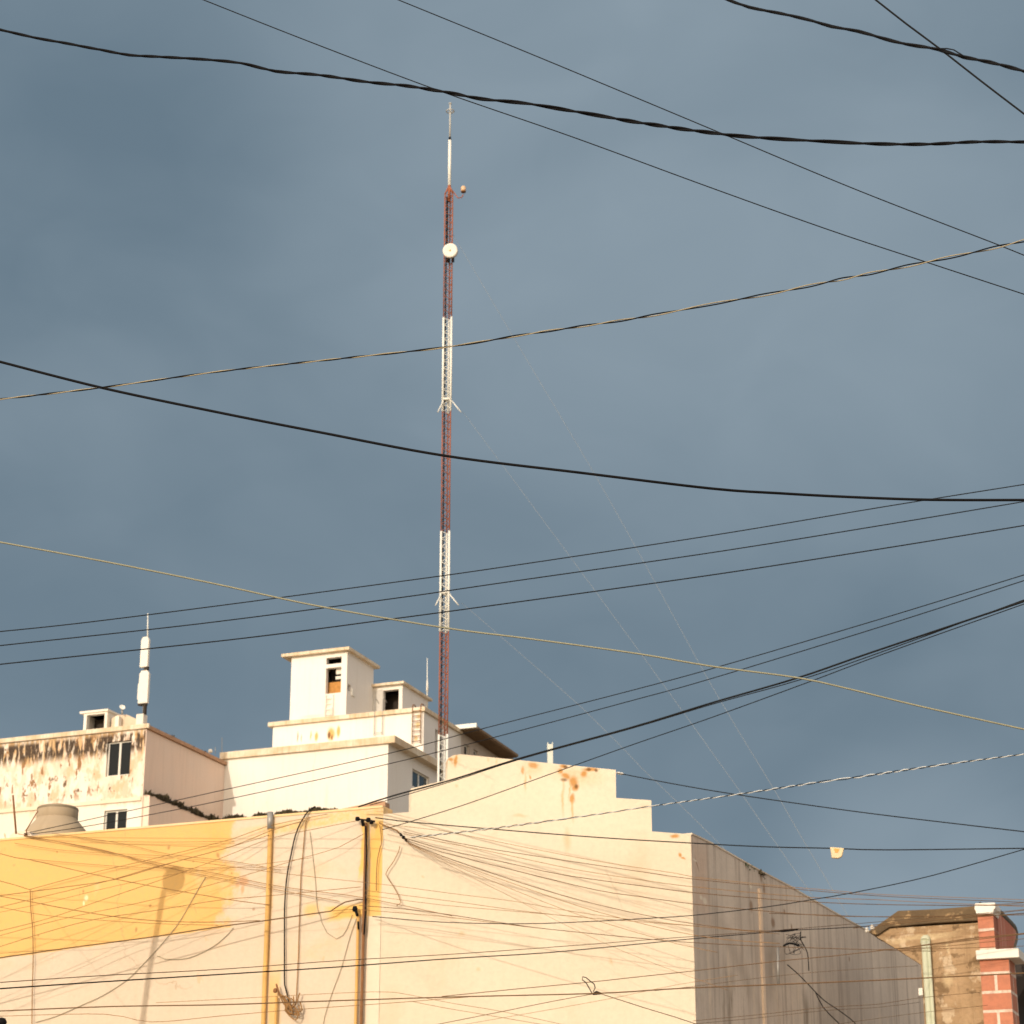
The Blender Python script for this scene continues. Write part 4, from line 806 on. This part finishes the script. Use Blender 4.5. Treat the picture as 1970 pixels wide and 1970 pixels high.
# find the wire depth there for the tag
def yat(xl, yl, xr, yr, x): t = (x-xl)/(xr-xl); return 1/((1-t)/yl+t/yr)
Yt = yat(722, 29.7, 1970, 27, 1608)
tp_ = Plane(at(1608, 1640, Yt), 100)
b = MB(); b.prism(tp_, [tp_.px(1597, 1630), tp_.px(1624, 1632), tp_.px(1620, 1648), tp_.px(1613, 1652), tp_.px(1600, 1651)], .05, .025); T = b.build('cable_tag', simple('faded_orange_plastic', (.62, .50, .30), .6, var=.2), None, .01); tag(T, 'faded orange plastic tag hanging on a wire against the sky', 'tag')
b = MB(); b.prism(tp_, [tp_.px(1604, 1633), tp_.px(1615, 1634), tp_.px(1612, 1641), tp_.px(1607, 1641)], .004, .031); b.build('mark', simple('tag_orange', (.70, .30, .06), .6), T)
wire('wire rising steeply to the right edge above the brick pier', 1.8, 'wire', [(716, 1763), (850, 1774), (1013, 1777), (1153, 1772), (1240, 1767), (1333, 1761), (1473, 1745), (1566, 1730), (1638, 1718), (1787, 1686), (1970, 1634)], 'W', 25, 0, 1)
# fan from the wall connector
FN = 'wires fanning out from the wall connector'
fan = [
 ('topmost faint wire of the fan from the wall connector', 1.4, [(742, 1586), (850, 1598), (892, 1606), (1000, 1628), (1129, 1653), (1220, 1668), (1300, 1680), (1333, 1687), (1473, 1702), (1600, 1713), (1700, 1721), (1970, 1731)], 28.0),
 ('second wire of the fan from the wall connector', 1.8, [(776, 1600), (850, 1615.5), (948, 1634), (1125, 1661), (1240, 1678), (1333, 1691), (1473, 1705), (1570, 1714), (1715, 1725), (1970, 1736)], 28.5),
 ('third wire of the fan from the wall connector', 1.5, [(776, 1604), (850, 1620), (948, 1639), (1106, 1672.6), (1240, 1693.5), (1333, 1706), (1540, 1725), (1690, 1731), (1756, 1734.6), (1970, 1744)], 28.2),
 ('fourth wire of the fan from the wall connector', 2.0, [(778, 1612), (850, 1633), (976, 1660), (1083, 1683), (1240, 1705), (1333, 1717), (1463, 1728.5), (1570, 1735.6), (1690, 1740), (1860, 1742), (1970, 1741)], 28.7),
 ('fifth wire of the fan from the wall connector', 2.0, [(780, 1616), (850, 1639), (976, 1671), (1146, 1712), (1240, 1726), (1333, 1739), (1463, 1752), (1570, 1760.5), (1704, 1763.6), (1970, 1760)], 28.3),
 ('sixth wire of the fan, merging into the heavy trunk cable', 1.9, [(782, 1619), (850, 1647), (1036, 1709), (1169, 1745), (1269, 1766), (1333, 1777), (1436, 1790), (1500, 1790.5)], 29.0),
 ('seventh wire of the fan from the wall connector', 1.6, [(783, 1620), (850, 1650), (1013, 1709), (1146, 1753), (1300, 1792), (1400, 1808), (1500, 1815)], 28.9),
 ('eighth faint wire of the fan from the wall connector', 1.4, [(784, 1622), (864, 1660), (1050, 1736.6), (1155, 1773), (1300, 1815), (1380, 1832)], 28.8),
 ('lowest faint wire of the fan from the wall connector', 1.0, [(785, 1623), (873, 1669), (1013, 1741), (1095, 1783), (1199, 1830), (1300, 1869), (1400, 1905)], 28.6)]
for lab, px, pts, yr in fan: wire(lab, px, 'brownwire' if px < 1.7 else 'umber', pts, 'W', yr, 0, 1 if pts[-1][0] > 1900 else 0, FN)
# level wires over the cream wall
for lab, px, mt, pts, yl, yr, ol, orr in [
 ('faint wire starting left of the rusty pipe and sloping right over the gable wall', 1.3, 'brownwire', [(340, 1652), (450, 1668), (525, 1678), (620, 1689), (741, 1702), (870, 1719), (990, 1734), (1083, 1750.6), (1199, 1767), (1333, 1781), (1500, 1797)], 28.6, 29.2, 0, 0),
 ('wire leaving the rusty pipe at mid height and sloping right', 1.4, 'brownwire', [(702, 1713), (870, 1734), (990, 1750.6), (1118, 1764.6), (1300, 1778.6), (1420, 1789)], 29.5, 29.5, 0, 0),
 ('wire just below it from the ochre patch sloping right over the gable wall', 1.3, 'brownwire', [(702, 1722), (770, 1731), (850, 1741), (976, 1752), (1120, 1764)], 29.4, 29.6, 0, 0),
 ('double wire sloping right from the lower pipe head to the shaded wall', 1.9, 'umber', [(690, 1742), (770, 1748), (850, 1757.6), (1018, 1783), (1129, 1795), (1246, 1806.5), (1333, 1813.5), (1473, 1820.5), (1690, 1827.5), (1800, 1830)], 29.5, 30, 0, 0),
 ('wire twinned under the double wire left of the gable centre', 1.5, 'brownwire', [(690, 1750), (850, 1763), (976, 1778.6), (1060, 1788)], 29.4, 29.7, 0, 0),
 ('upper of two parallel trunk wires low on the cream wall', 2.0, 'umber', [(0, 1890), (210, 1876), (420, 1865), (640, 1849), (870, 1835.6), (1050, 1823), (1300, 1804), (1473, 1791.5), (1600, 1781), (1720, 1771), (1970, 1750)], 18, 35, 1, 1),
 ('lower thicker one of two parallel trunk wires, ending at the old house cornice', 3.2, 'black', [(0, 1902), (210, 1888), (450, 1873), (640, 1861), (870, 1844), (1050, 1833), (1240, 1815), (1333, 1806), (1508, 1791), (1600, 1786), (1672, 1782)], 18.2, 34.3, 1, 0),
 ('dark wire continuing from the cornice tip across the brick pier', 2.4, 'umber', [(1676, 1784), (1705, 1779), (1800, 1770), (1970, 1757)], 34.1, 33.9, 0, 1),
 ('thick dark cable nearest the bottom running full width', 3.4, 'umber', [(0, 1945), (209, 1936.5), (420, 1933), (606, 1926.5), (870, 1918), (1150, 1911), (1300, 1902), (1473, 1895), (1690, 1885.7), (1850, 1878), (1970, 1872)], 25, 24, 1, 1),
 ('dark wire parting from the bottom cable and rising to the right', 2.2, 'umber', [(850, 1917), (990, 1903), (1129, 1890), (1240, 1878), (1333, 1868), (1517, 1847), (1600, 1839.5), (1756, 1821.5), (1970, 1797)], 25, 24.5, 0, 1),
 ('thin wire below the bottom cable at the left, rising to meet it', 1.7, 'brownwire', [(0, 1955), (200, 1951), (291, 1966), (420, 1955), (560, 1943), (746, 1930), (900, 1918)], 26, 26, 1, 0),
 ('faint wire just above the bottom cable at the left', 1.3, 'brownwire', [(300, 1929), (420, 1923), (600, 1913), (723, 1908), (760, 1909), (870, 1930), (966, 1946), (1101, 1975)], 27, 27.5, 0, 1),
 ('thin wire slanting down to the bottom edge under the gable', 1.4, 'brownwire', [(790, 1926), (850, 1938), (950, 1955), (1050, 1972)], 27.5, 27.5, 0, 1),
 ('wire rising from the bottom edge to the clamp knot', 1.9, 'umber', [(840, 1971), (966, 1946), (1060, 1927), (1132, 1913.7), (1150, 1911)], 26, 25, 1, 0),
 ('wire falling from the clamp knot to the foot of the shaded wall', 2.1, 'umber', [(1153, 1911), (1200, 1926), (1240, 1939), (1300, 1957), (1345, 1972)], 24.9, 26, 0, 1),
 ('faint wire rising from the bottom edge under the clamp knot', 1.2, 'brownwire', [(880, 1973), (1048, 1944), (1176, 1920.7), (1300, 1895), (1420, 1876)], 26.5, 27, 1, 0),
 ('faint pair wire low on the shaded side wall, upper', 1.4, 'umber', [(1333, 1964), (1460, 1952), (1589, 1938), (1690, 1932), (1766, 1920), (1885, 1909)], 27, 29, 0, 0),
 ('faint pair wire low on the shaded side wall, lower', 1.2, 'umber', [(1333, 1970), (1460, 1958), (1589, 1944), (1690, 1938), (1770, 1928)], 27, 29, 0, 0),
 ('short thin wire in the bottom right corner over the brown render', 1.2, 'umber', [(1600, 1972), (1622, 1968.6), (1766, 1949), (1900, 1934)], 28, 29, 1, 0),
 ('thin level wire through the middle of the shaded side wall', 1.2, 'umber', [(1260, 1906), (1340, 1897), (1473, 1880), (1600, 1868), (1766, 1858)], 29.5, 30.5, 0, 0),
 ('level wire in the gap between the side wall top and the old house cornice', 1.9, 'umber', [(1480, 1757), (1570, 1760), (1700, 1764), (1800, 1763)], 30, 34, 0, 0),
 ('thin wire over the old house cornice to the right edge', 1.8, 'umber', [(1640, 1786), (1700, 1777), (1800, 1766), (1885, 1760), (1970, 1751)], 34.2, 33.8, 0, 1),
 ('thin wire running right beside the white pier cap', 1.8, 'umber', [(1780, 1741), (1885, 1742), (1970, 1736.5)], 34, 34, 0, 1),
 ('thin wire crossing the brick pier below its first white joint', 2.2, 'umber', [(1756, 1821), (1850, 1808), (1885, 1804), (1970, 1795.5)], 34.1, 33.7, 0, 1),
 ('thin wire crossing the red scroll wall toward the right edge', 1.6, 'umber', [(1690, 1827), (1800, 1822), (1890, 1813), (1970, 1806)], 34.0, 33.6, 0, 1),
 ('lowest thin wire reaching the right edge above the middle band', 1.5, 'umber', [(1730, 1826), (1850, 1824), (1970, 1820)], 34.0, 33.7, 0, 1)]:
    wire(lab, px, mt, pts, yl, yr, ol, orr, WG_WALL)
# small loop and clamp
kk = at(1146, 1911, 24.9)
CK = empty('cable_clamp', kk, 'black clamp knot with small wire loop on the bottom cable', 'clamp', None)
b = MB(); b.tube([at(1140, 1912.5, 24.8), at(1148, 1910, 24.8), at(1157, 1911.5, 24.8)], [.012, .022, .010], 8); b.build('clamp', M['black'], CK)
b = MB(); b.tube([at(*p, 24.8) for p in cr_interp([(1139, 1911), (1133, 1900), (1126, 1889), (1120, 1885), (1121, 1879), (1128, 1881), (1136, 1888), (1143, 1893), (1145, 1900), (1141, 1908)], 4)], .006, 5); b.build('loop', M['wire'], CK)
# ochre wall wires
for lab, px, pts in [
 ('ochre-wall wire rising to the pipe top from the vertical cable', 1.6, [(58, 1711), (170, 1681), (312, 1648), (450, 1613), (513, 1590), (630, 1566)]),
 ('ochre-wall wire rising from the left edge at a quarter height', 2.0, [(0, 1723), (58, 1715.6), (150, 1703), (221, 1692), (330, 1660), (450, 1627), (518, 1599), (588, 1578)]),
 ('second ochre-wall wire rising from the left edge', 1.6, [(0, 1745), (70, 1728), (210, 1694), (290, 1670), (420, 1636), (520, 1606)]),
 ('third ochre-wall wire rising from the left edge, faint', 1.2, [(0, 1755), (100, 1734), (220, 1705), (350, 1679), (450, 1669), (600, 1650)]),
 ('long ochre-wall wire rising to the black pipe head', 1.6, [(0, 1791), (93, 1767), (180, 1737), (291, 1699), (420, 1653), (520, 1613), (600, 1596), (692, 1578)]),
 ('long ochre-wall wire rising to the rusty pipe below its head', 1.5, [(0, 1800), (120, 1768), (289, 1732), (450, 1690), (560, 1657), (653, 1629.5), (704, 1602)]),
 ('ochre-wall wire from the lower left flattening toward the right', 1.7, [(0, 1821), (100, 1790), (186, 1768), (289, 1753), (420, 1732), (525, 1722.6), (695, 1706)]),
 ('lowest ochre-wall wire rising from the left edge', 1.3, [(0, 1834), (100, 1827), (186, 1817), (320, 1798), (420, 1784)]),
 ('ochre-wall wire falling from the tank anchor to the rusty pipe foot', 1.8, [(34, 1604), (116, 1620), (200, 1637), (303, 1660), (420, 1681), (518, 1701.7), (600, 1714), (700, 1727), (870, 1762)]),
 ('ochre-wall wire falling just under the anchor wire', 1.9, [(46, 1608), (198, 1635), (303, 1665), (450, 1695), (518, 1709), (653, 1734)]),
 ('short ochre-wall wire falling from the tank foot', 1.4, [(100, 1603), (233, 1622.5), (326, 1643.5), (450, 1657.4), (540, 1674)]),
 ('ochre-wall wire falling from near the top left then level', 1.2, [(28, 1622), (105, 1634), (200, 1641), (330, 1647)]),
 ('dark ochre-wall wire falling gently from the left edge', 2.0, [(0, 1642), (30, 1650), (58, 1654), (175, 1681), (233, 1693.5), (326, 1711), (450, 1732), (520, 1741)]),
 ('darkest ochre-wall wire sagging from the left edge to the cream part', 2.2, [(0, 1724), (50, 1733), (116, 1746), (210, 1762), (303, 1771.6), (400, 1774), (500, 1771)]),
 ('ochre-wall wire sagging just under the darkest one', 1.4, [(0, 1745), (81, 1760), (175, 1769), (303, 1777), (420, 1780)]),
 ('nearly level faint ochre-wall wire through the upper part', 1.3, [(58, 1653), (233, 1667), (340, 1670), (443, 1669), (560, 1668)]),
 ('nearly level faint ochre-wall wire just below the coping', 1.2, [(150, 1612), (198, 1618), (320, 1620), (450, 1618)]),
 ('short wire dropping from the left edge to the vertical cable', 1.6, [(0, 1694.7), (30, 1703), (58, 1712)])]:
    L_ = pts[0][0] == 0
    wire(lab, px, 'brownwire', pts, 30.5 if L_ else 'W', 'W', 1 if L_ else 0, 0, WG_YEL, off=.08)
# heavy cable along ochre/cream boundary
wire('heavy dark cable along the lower edge of the ochre paint', 3.4, 'umber', [(0, 1842.6), (130, 1824), (296, 1802), (420, 1783), (518, 1770), (600, 1758), (636, 1753), (652, 1742), (664, 1735.5), (690, 1730), (706, 1731)], 30.8, 'W', 1, 0, WG_YEL, off=.07)
wire('thin strand splitting from the heavy cable to the lower pipe head', 1.8, 'brownwire', [(636, 1753), (660, 1750.5), (688, 1749)], 'W', 'W', 0, 0, WG_YEL, off=.08)
# ------------------------------------------------------------------ pipes and hanging cables on the wall
def onY(pts, off): return [PY.pt(*PY.px(x, y), off) for x, y in pts]
def pipe(label, x0, y0, wpx, m, off=.05, name='wall_pipe', ybot=None, head=False, x1=None):
    a, z = PY.px(x0, y0); k = zdepth(PY.hit(x0, y0))/F
    R_ = empty(name, PY.pt(a, 0 if ybot is None else PY.px(x0, ybot)[1], off), label, 'pipe')
    aa = a if x1 is None else PY.px(x1, 1970)[0]-(PY.px(x0, 1970)[0]-a)
    b = MB(); b.tube([PY.pt(aa, 0, off), PY.pt(a, z, off)], wpx/2*k, 10); b.build('tube', m, R_)
    return R_
R1 = pipe('ochre stained pipe standing at the left end of the cream patch', 523.5, 1595, 8.5, M['ochre'])
b = MB(); b.tube(onY([(523, 1596), (523, 1564)], .05), .042, 10); b.build('cap_sleeve', M['steel'], R1)
R2 = pipe('rusty service pipe with black triple head on the cream wall', 708, 1585, 6.0, M['rust'], .06, x1=704)
b = MB()
for x, y, r in ((695, 1579, .032), (716, 1581, .034), (722, 1585, .030), (704, 1583, .022)): b.lathe(PY.pt(*PY.px(x, y), .12)-Vector((0, 0, r)), [(0, 0), (r*.8, r*.2), (r, r), (r*.8, r*1.8), (0, r*2)], 12)
b.tube(onY([(690, 1578), (727, 1583)], .1), .013, 6); b.tube(onY([(703, 1580), (705, 1592)], .1), .022, 6); b.build('insulator_head', M['black'], R2)
b = MB(); b.tube(onY([(709, 1592), (711, 1640), (709.5, 1690), (709, 1755), (706, 1800)], .095), .011, 6); b.build('riser_cable', M['black'], R2)
R3 = pipe('second ochre pipe with a single black head, left of the rusty pipe', 693, 1758, 6.0, M['ochre'], .06, x1=691)
b = MB(); b.lathe(PY.pt(*PY.px(689, 1751), .1)-Vector((0, 0, .04)), [(0, 0), (.03, .01), (.036, .04), (.026, .075), (0, .08)], 12); b.tube(onY([(690, 1752), (693.5, 1764)], .1), .02, 8); b.tube(onY([(695, 1775), (696, 1790)], .1), .014, 8); b.build('insulator_head', M['black'], R3)
R4 = pipe('short ochre pipe with tangled head near the bottom of the cream wall', 536, 1918, 5.0, M['ochre'], .06)
b = MB(); b.lathe(PY.pt(*PY.px(536, 1908), .1)-Vector((0, 0, .03)), [(0, 0), (.026, .01), (.03, .03), (.02, .06), (0, .065)], 10); b.tube(onY([(538, 1895), (541, 1905), (544, 1915)], .1), .012, 6); b.build('insulator_head', M['rust'], R4)
def cable(label, pts, px, m, off=.07, name='hanging_cable', plane=None):
    pl = plane or PY
    c = cr_interp(pts, 12); k = zdepth(pl.hit(*c[0]))/F
    b = MB(); b.tube([pl.pt(*pl.px(x, y), off) for x, y in c], px/2*k, 6); return tag(b.build(name, M[m], weld=False), label, 'cable', 'cables hanging on the walls')
cable('thick black cable looping down from the parapet to the tangle', [(610, 1553), (600, 1558), (592, 1567), (581, 1585), (571, 1610), (564, 1641), (557, 1675), (554, 1697), (551, 1740), (550.5, 1776), (550.5, 1850), (551, 1896), (556, 1915), (562, 1945)], 2.7, 'black', .05)
cable('thin brown cable hanging straight beside the thick black one', [(596, 1572), (590, 1583), (585, 1640), (581, 1683), (579, 1740), (577, 1800), (576, 1840), (573, 1900), (572, 1930)], 1.9, 'brownwire', .03)
cable('faint grey cable right of the brown hanging cable', [(597, 1600), (603, 1650), (608, 1700), (611, 1745), (615, 1760)], 1.2, 'tan', .015)
cable('wide faint loop hanging under the heavy cable left of the pipes', [(616, 1757), (620, 1775), (630, 1795), (648, 1806.5), (660, 1800), (668, 1788), (678.6, 1760)], 1.2, 'tan', .015)
cable('thin line slanting down left from the lower pipe head', [(688, 1764), (675, 1800), (657.6, 1862), (640, 1910), (625, 1958), (622, 1985)], 1.2, 'tan', .015)
cable('faint loop at the right end of the ochre paint', [(450, 1785), (440, 1797), (420, 1815), (396, 1830), (365, 1843), (338, 1846), (318, 1845), (303, 1839)], 1.3, 'tan', .015)
cable('long faint line slanting from the ochre paint to the bottom left', [(396, 1688), (380, 1715), (349, 1769), (330, 1795), (300, 1830), (270, 1862), (245, 1886), (200, 1915), (163, 1932), (110, 1955), (70, 1967)], 1.3, 'tan', .015)
cable('vertical brown cable at the far left of the ochre wall', [(62, 1714), (63, 1750), (66.5, 1790), (67.5, 1850), (66, 1900), (65, 1990)], 1.8, 'brownwire', .05)
PSf = PS
cable('zigzag wire dropping from the wall connector', [(769, 1629), (766, 1640), (757, 1658), (745, 1675), (741.5, 1683), (747, 1693), (756, 1706), (765, 1722), (771, 1738), (762, 1744)], 1.6, 'brownwire', .05, plane=PS)
cable('short bent wire on the ochre patch right of the rusty pipe', [(733, 1588), (736, 1605), (737, 1625), (734, 1632), (729, 1655), (727, 1690), (727, 1715)], 1.8, 'brownwire', .05)
cable('strap cable between the triple head and the wall connector', [(728, 1585), (740, 1591), (752, 1596), (762, 1600), (768, 1606)], 3.0, 'brownwire', .08, plane=PS)
cc = PS.pt(*PS.px(774, 1613), .1); k = zdepth(cc)/F
CN = empty('wall_connector', cc, 'black knuckle connector where the fan of wires meets the cream gable wall', 'connector')
b = MB()
for x, y, r in ((770, 1609, .02), (775, 1614, .024), (780, 1619, .02)): b.lathe(PS.pt(*PS.px(x, y), .1)-Vector((0, 0, r)), [(0, 0), (r*.8, r*.2), (r, r), (r*.8, r*1.8), (0, r*2)], 10)
b.tube([PS.pt(*PS.px(768, 1606), .1), PS.pt(*PS.px(782, 1622), .1)], .012, 6); b.build('knuckles', M['black'], CN)
# tangle at the bottom of hanging cables
random.seed(11)
b = MB()
for j in range(9):
    p = [(549+random.uniform(-3, 3), 1918+random.uniform(-6, 8))]
    tx, ty = random.uniform(570, 586), random.uniform(1930, 1966)
    c = [(541+j*1.2, 1910+j), (550+j*2.2, 1930+random.uniform(-6, 6)), (562+random.uniform(-6, 6), 1950+random.uniform(-8, 8)), (tx, ty), (tx+random.uniform(-12, 8), ty-random.uniform(8, 22))]
    b.tube(onY(cr_interp(c, 5), .08+j*.008), .009, 5)
tag(b.build('wire_tangle', M['brownwire'], weld=False), 'brown wire tangle at the foot of the hanging cables', 'cable')
# tangle on the shaded wall
TP = PSS
b = MB()
for j in range(5):
    a0 = random.uniform(0, 2*pi); c = []
    for i in range(6): c.append((1496+random.uniform(-20, 22), 1818+random.uniform(-22, 20)))
    b.tube([TP.pt(*TP.px(x, y), .25+j*.01) for x, y in cr_interp(c, 4)], .0036, 5)
b.tube([TP.pt(*TP.px(x, y), .3) for x, y in cr_interp([(1503, 1795), (1503, 1810), (1510, 1822), (1516, 1835), (1518, 1850), (1519, 1870)], 5)], .008, 6)
b.tube([TP.pt(*TP.px(x, y), .3) for x, y in cr_interp([(1470, 1822), (1482, 1817), (1500, 1822)], 5)], .016, 6)
tag(b.build('wire_tangle', M['wire'], weld=False), 'dark knot of spare wire hanging on the shaded side wall', 'cable')
cable('loose wire trailing down right from the dark knot', [(1490, 1858), (1510, 1875), (1530, 1895), (1560, 1925), (1590, 1945), (1620, 1968), (1630, 1985)], 2.0, 'wire', .2, plane=PSS)
cable('second loose wire low on the shaded side wall', [(1545, 1912), (1560, 1940), (1590, 1970)], 2.0, 'wire', .2, plane=PSS)
b = MB(); P_ = TP.pt(*TP.px(1484, 1850), .22); b.tube([TP.pt(*TP.px(1481, 1824), .12), TP.pt(*TP.px(1482, 1895), .12)], .022, 8); tag(b.build('conduit_stub', M['steel']), 'grey conduit stub under the dark wire knot on the shaded wall', 'conduit')
b = MB(); c = at(1508, 1791, 30.9); 
c = at(1515, 1790.5, wallY(1515, 1790)-.9)
b.tube([c+Vector((-.14, 0, -.01)), c+Vector((-.05, 0, 0)), c+Vector((.08, 0, .012)), c+Vector((.16, 0, .02))], [.010, .022, .018, .010], 8); tag(b.build('cable_splice', M['black']), 'black splice bulge on the trunk cable before the shaded wall', 'splice')
# cornice insulators
b = MB(); c = at(1668, 1790.5, 34.3); b.lathe(c-Vector((0, 0, .03)), [(0, 0), (.03, .01), (.035, .03), (.02, .055), (.03, .07), (0, .08)], 12); tag(b.build('insulator', M['radome']), 'left of two white insulators at the old house cornice tip', 'insulator', 'insulators at the cornice tip')
b = MB(); c = at(1678, 1785, 34.3); b.lathe(c-Vector((0, 0, .03)), [(0, 0), (.03, .01), (.035, .03), (.02, .055), (.03, .07), (0, .08)], 12); tag(b.build('insulator', M['radome']), 'right of two white insulators at the old house cornice tip', 'insulator', 'insulators at the cornice tip')
b = MB(); c = at(3, 1966, 26); b.lathe(c-Vector((0, 0, .05)), [(0, 0), (.05, .01), (.06, .05), (.04, .09), (0, .1)], 14); tag(b.build('cable_joint', M['black']), 'black round cable joint in the bottom left corner', 'joint')
# guy wires of the mast
def guy(label, pts, Y1, Y2):
    c = cr_interp(pts, 60); n = len(c); b = MB()
    P = [at(x, y, Y1+(Y2-Y1)*i/(n-1)) for i, (x, y) in enumerate(c)]
    d = (P[-1]-P[-3]).normalized()
    if d.z < 0: P.append(P[-1]+d*min(P[-1].z/-d.z, 80))
    b.tube(P, .0075, 5); tag(b.build('guy_wire', M['guy'], weld=False), label, 'guy wire', 'guy wires of the lattice mast')
guy('outermost faint guy wire from the mast dish down right past the white post', [(872, 452), (1011, 688), (1149, 921), (1254, 1109), (1376, 1331), (1493, 1525), (1530, 1590)], 80, 62)
guy('middle faint guy wire from the upper white bracket down right', [(890, 792), (900, 805), (1088, 1059), (1266, 1303), (1421, 1519), (1470, 1590)], 80, 64)
guy('inner faint guy wire from the lower white bracket down right', [(888, 1160), (900, 1170), (1122, 1364), (1243, 1486), (1300, 1540)], 80, 68)
# ================================================================== STREET LAMP (its shadow falls on the ochre wall)
T_ = 5.2
def sh_pt(x, y): return PY.hit(x, y) + SD*T_
arm = [sh_pt(*p) for p in ((316, 1712), (312, 1730), (307, 1760), (300, 1800), (287, 1870), (275, 1960))]
d = (arm[-1]-arm[-2]).normalized()
foot = Vector((arm[-1].x+d.x*2.4, arm[-1].y+d.y*2.4, 0))
SL = empty('street_lamp', foot, 'street lamp outside the frame whose leaning shadow falls on the ochre wall', 'street lamp')
b = MB(); b.tube(arm + [arm[-1]+d*1.2, arm[-1]+d*2.2+Vector((0, 0, -.5)), Vector((foot.x, foot.y, arm[-1].z-3.2)), foot], [.045]*6+[.045, .055, .06, .08], 10); b.build('pole', M['metal'], SL)
hc = sh_pt(334, 1692)
b = MB(); ax = PY.d*1.0; 
b.lathe(hc-Vector((0, 0, .17)), [(0, -.01), (.08, .0), (.14, .04), (.17, .10), (.178, .17), (.165, .24), (.12, .31), (.06, .345), (0, .35)], 20); b.build('lamp_head', M['metal'], SL, )
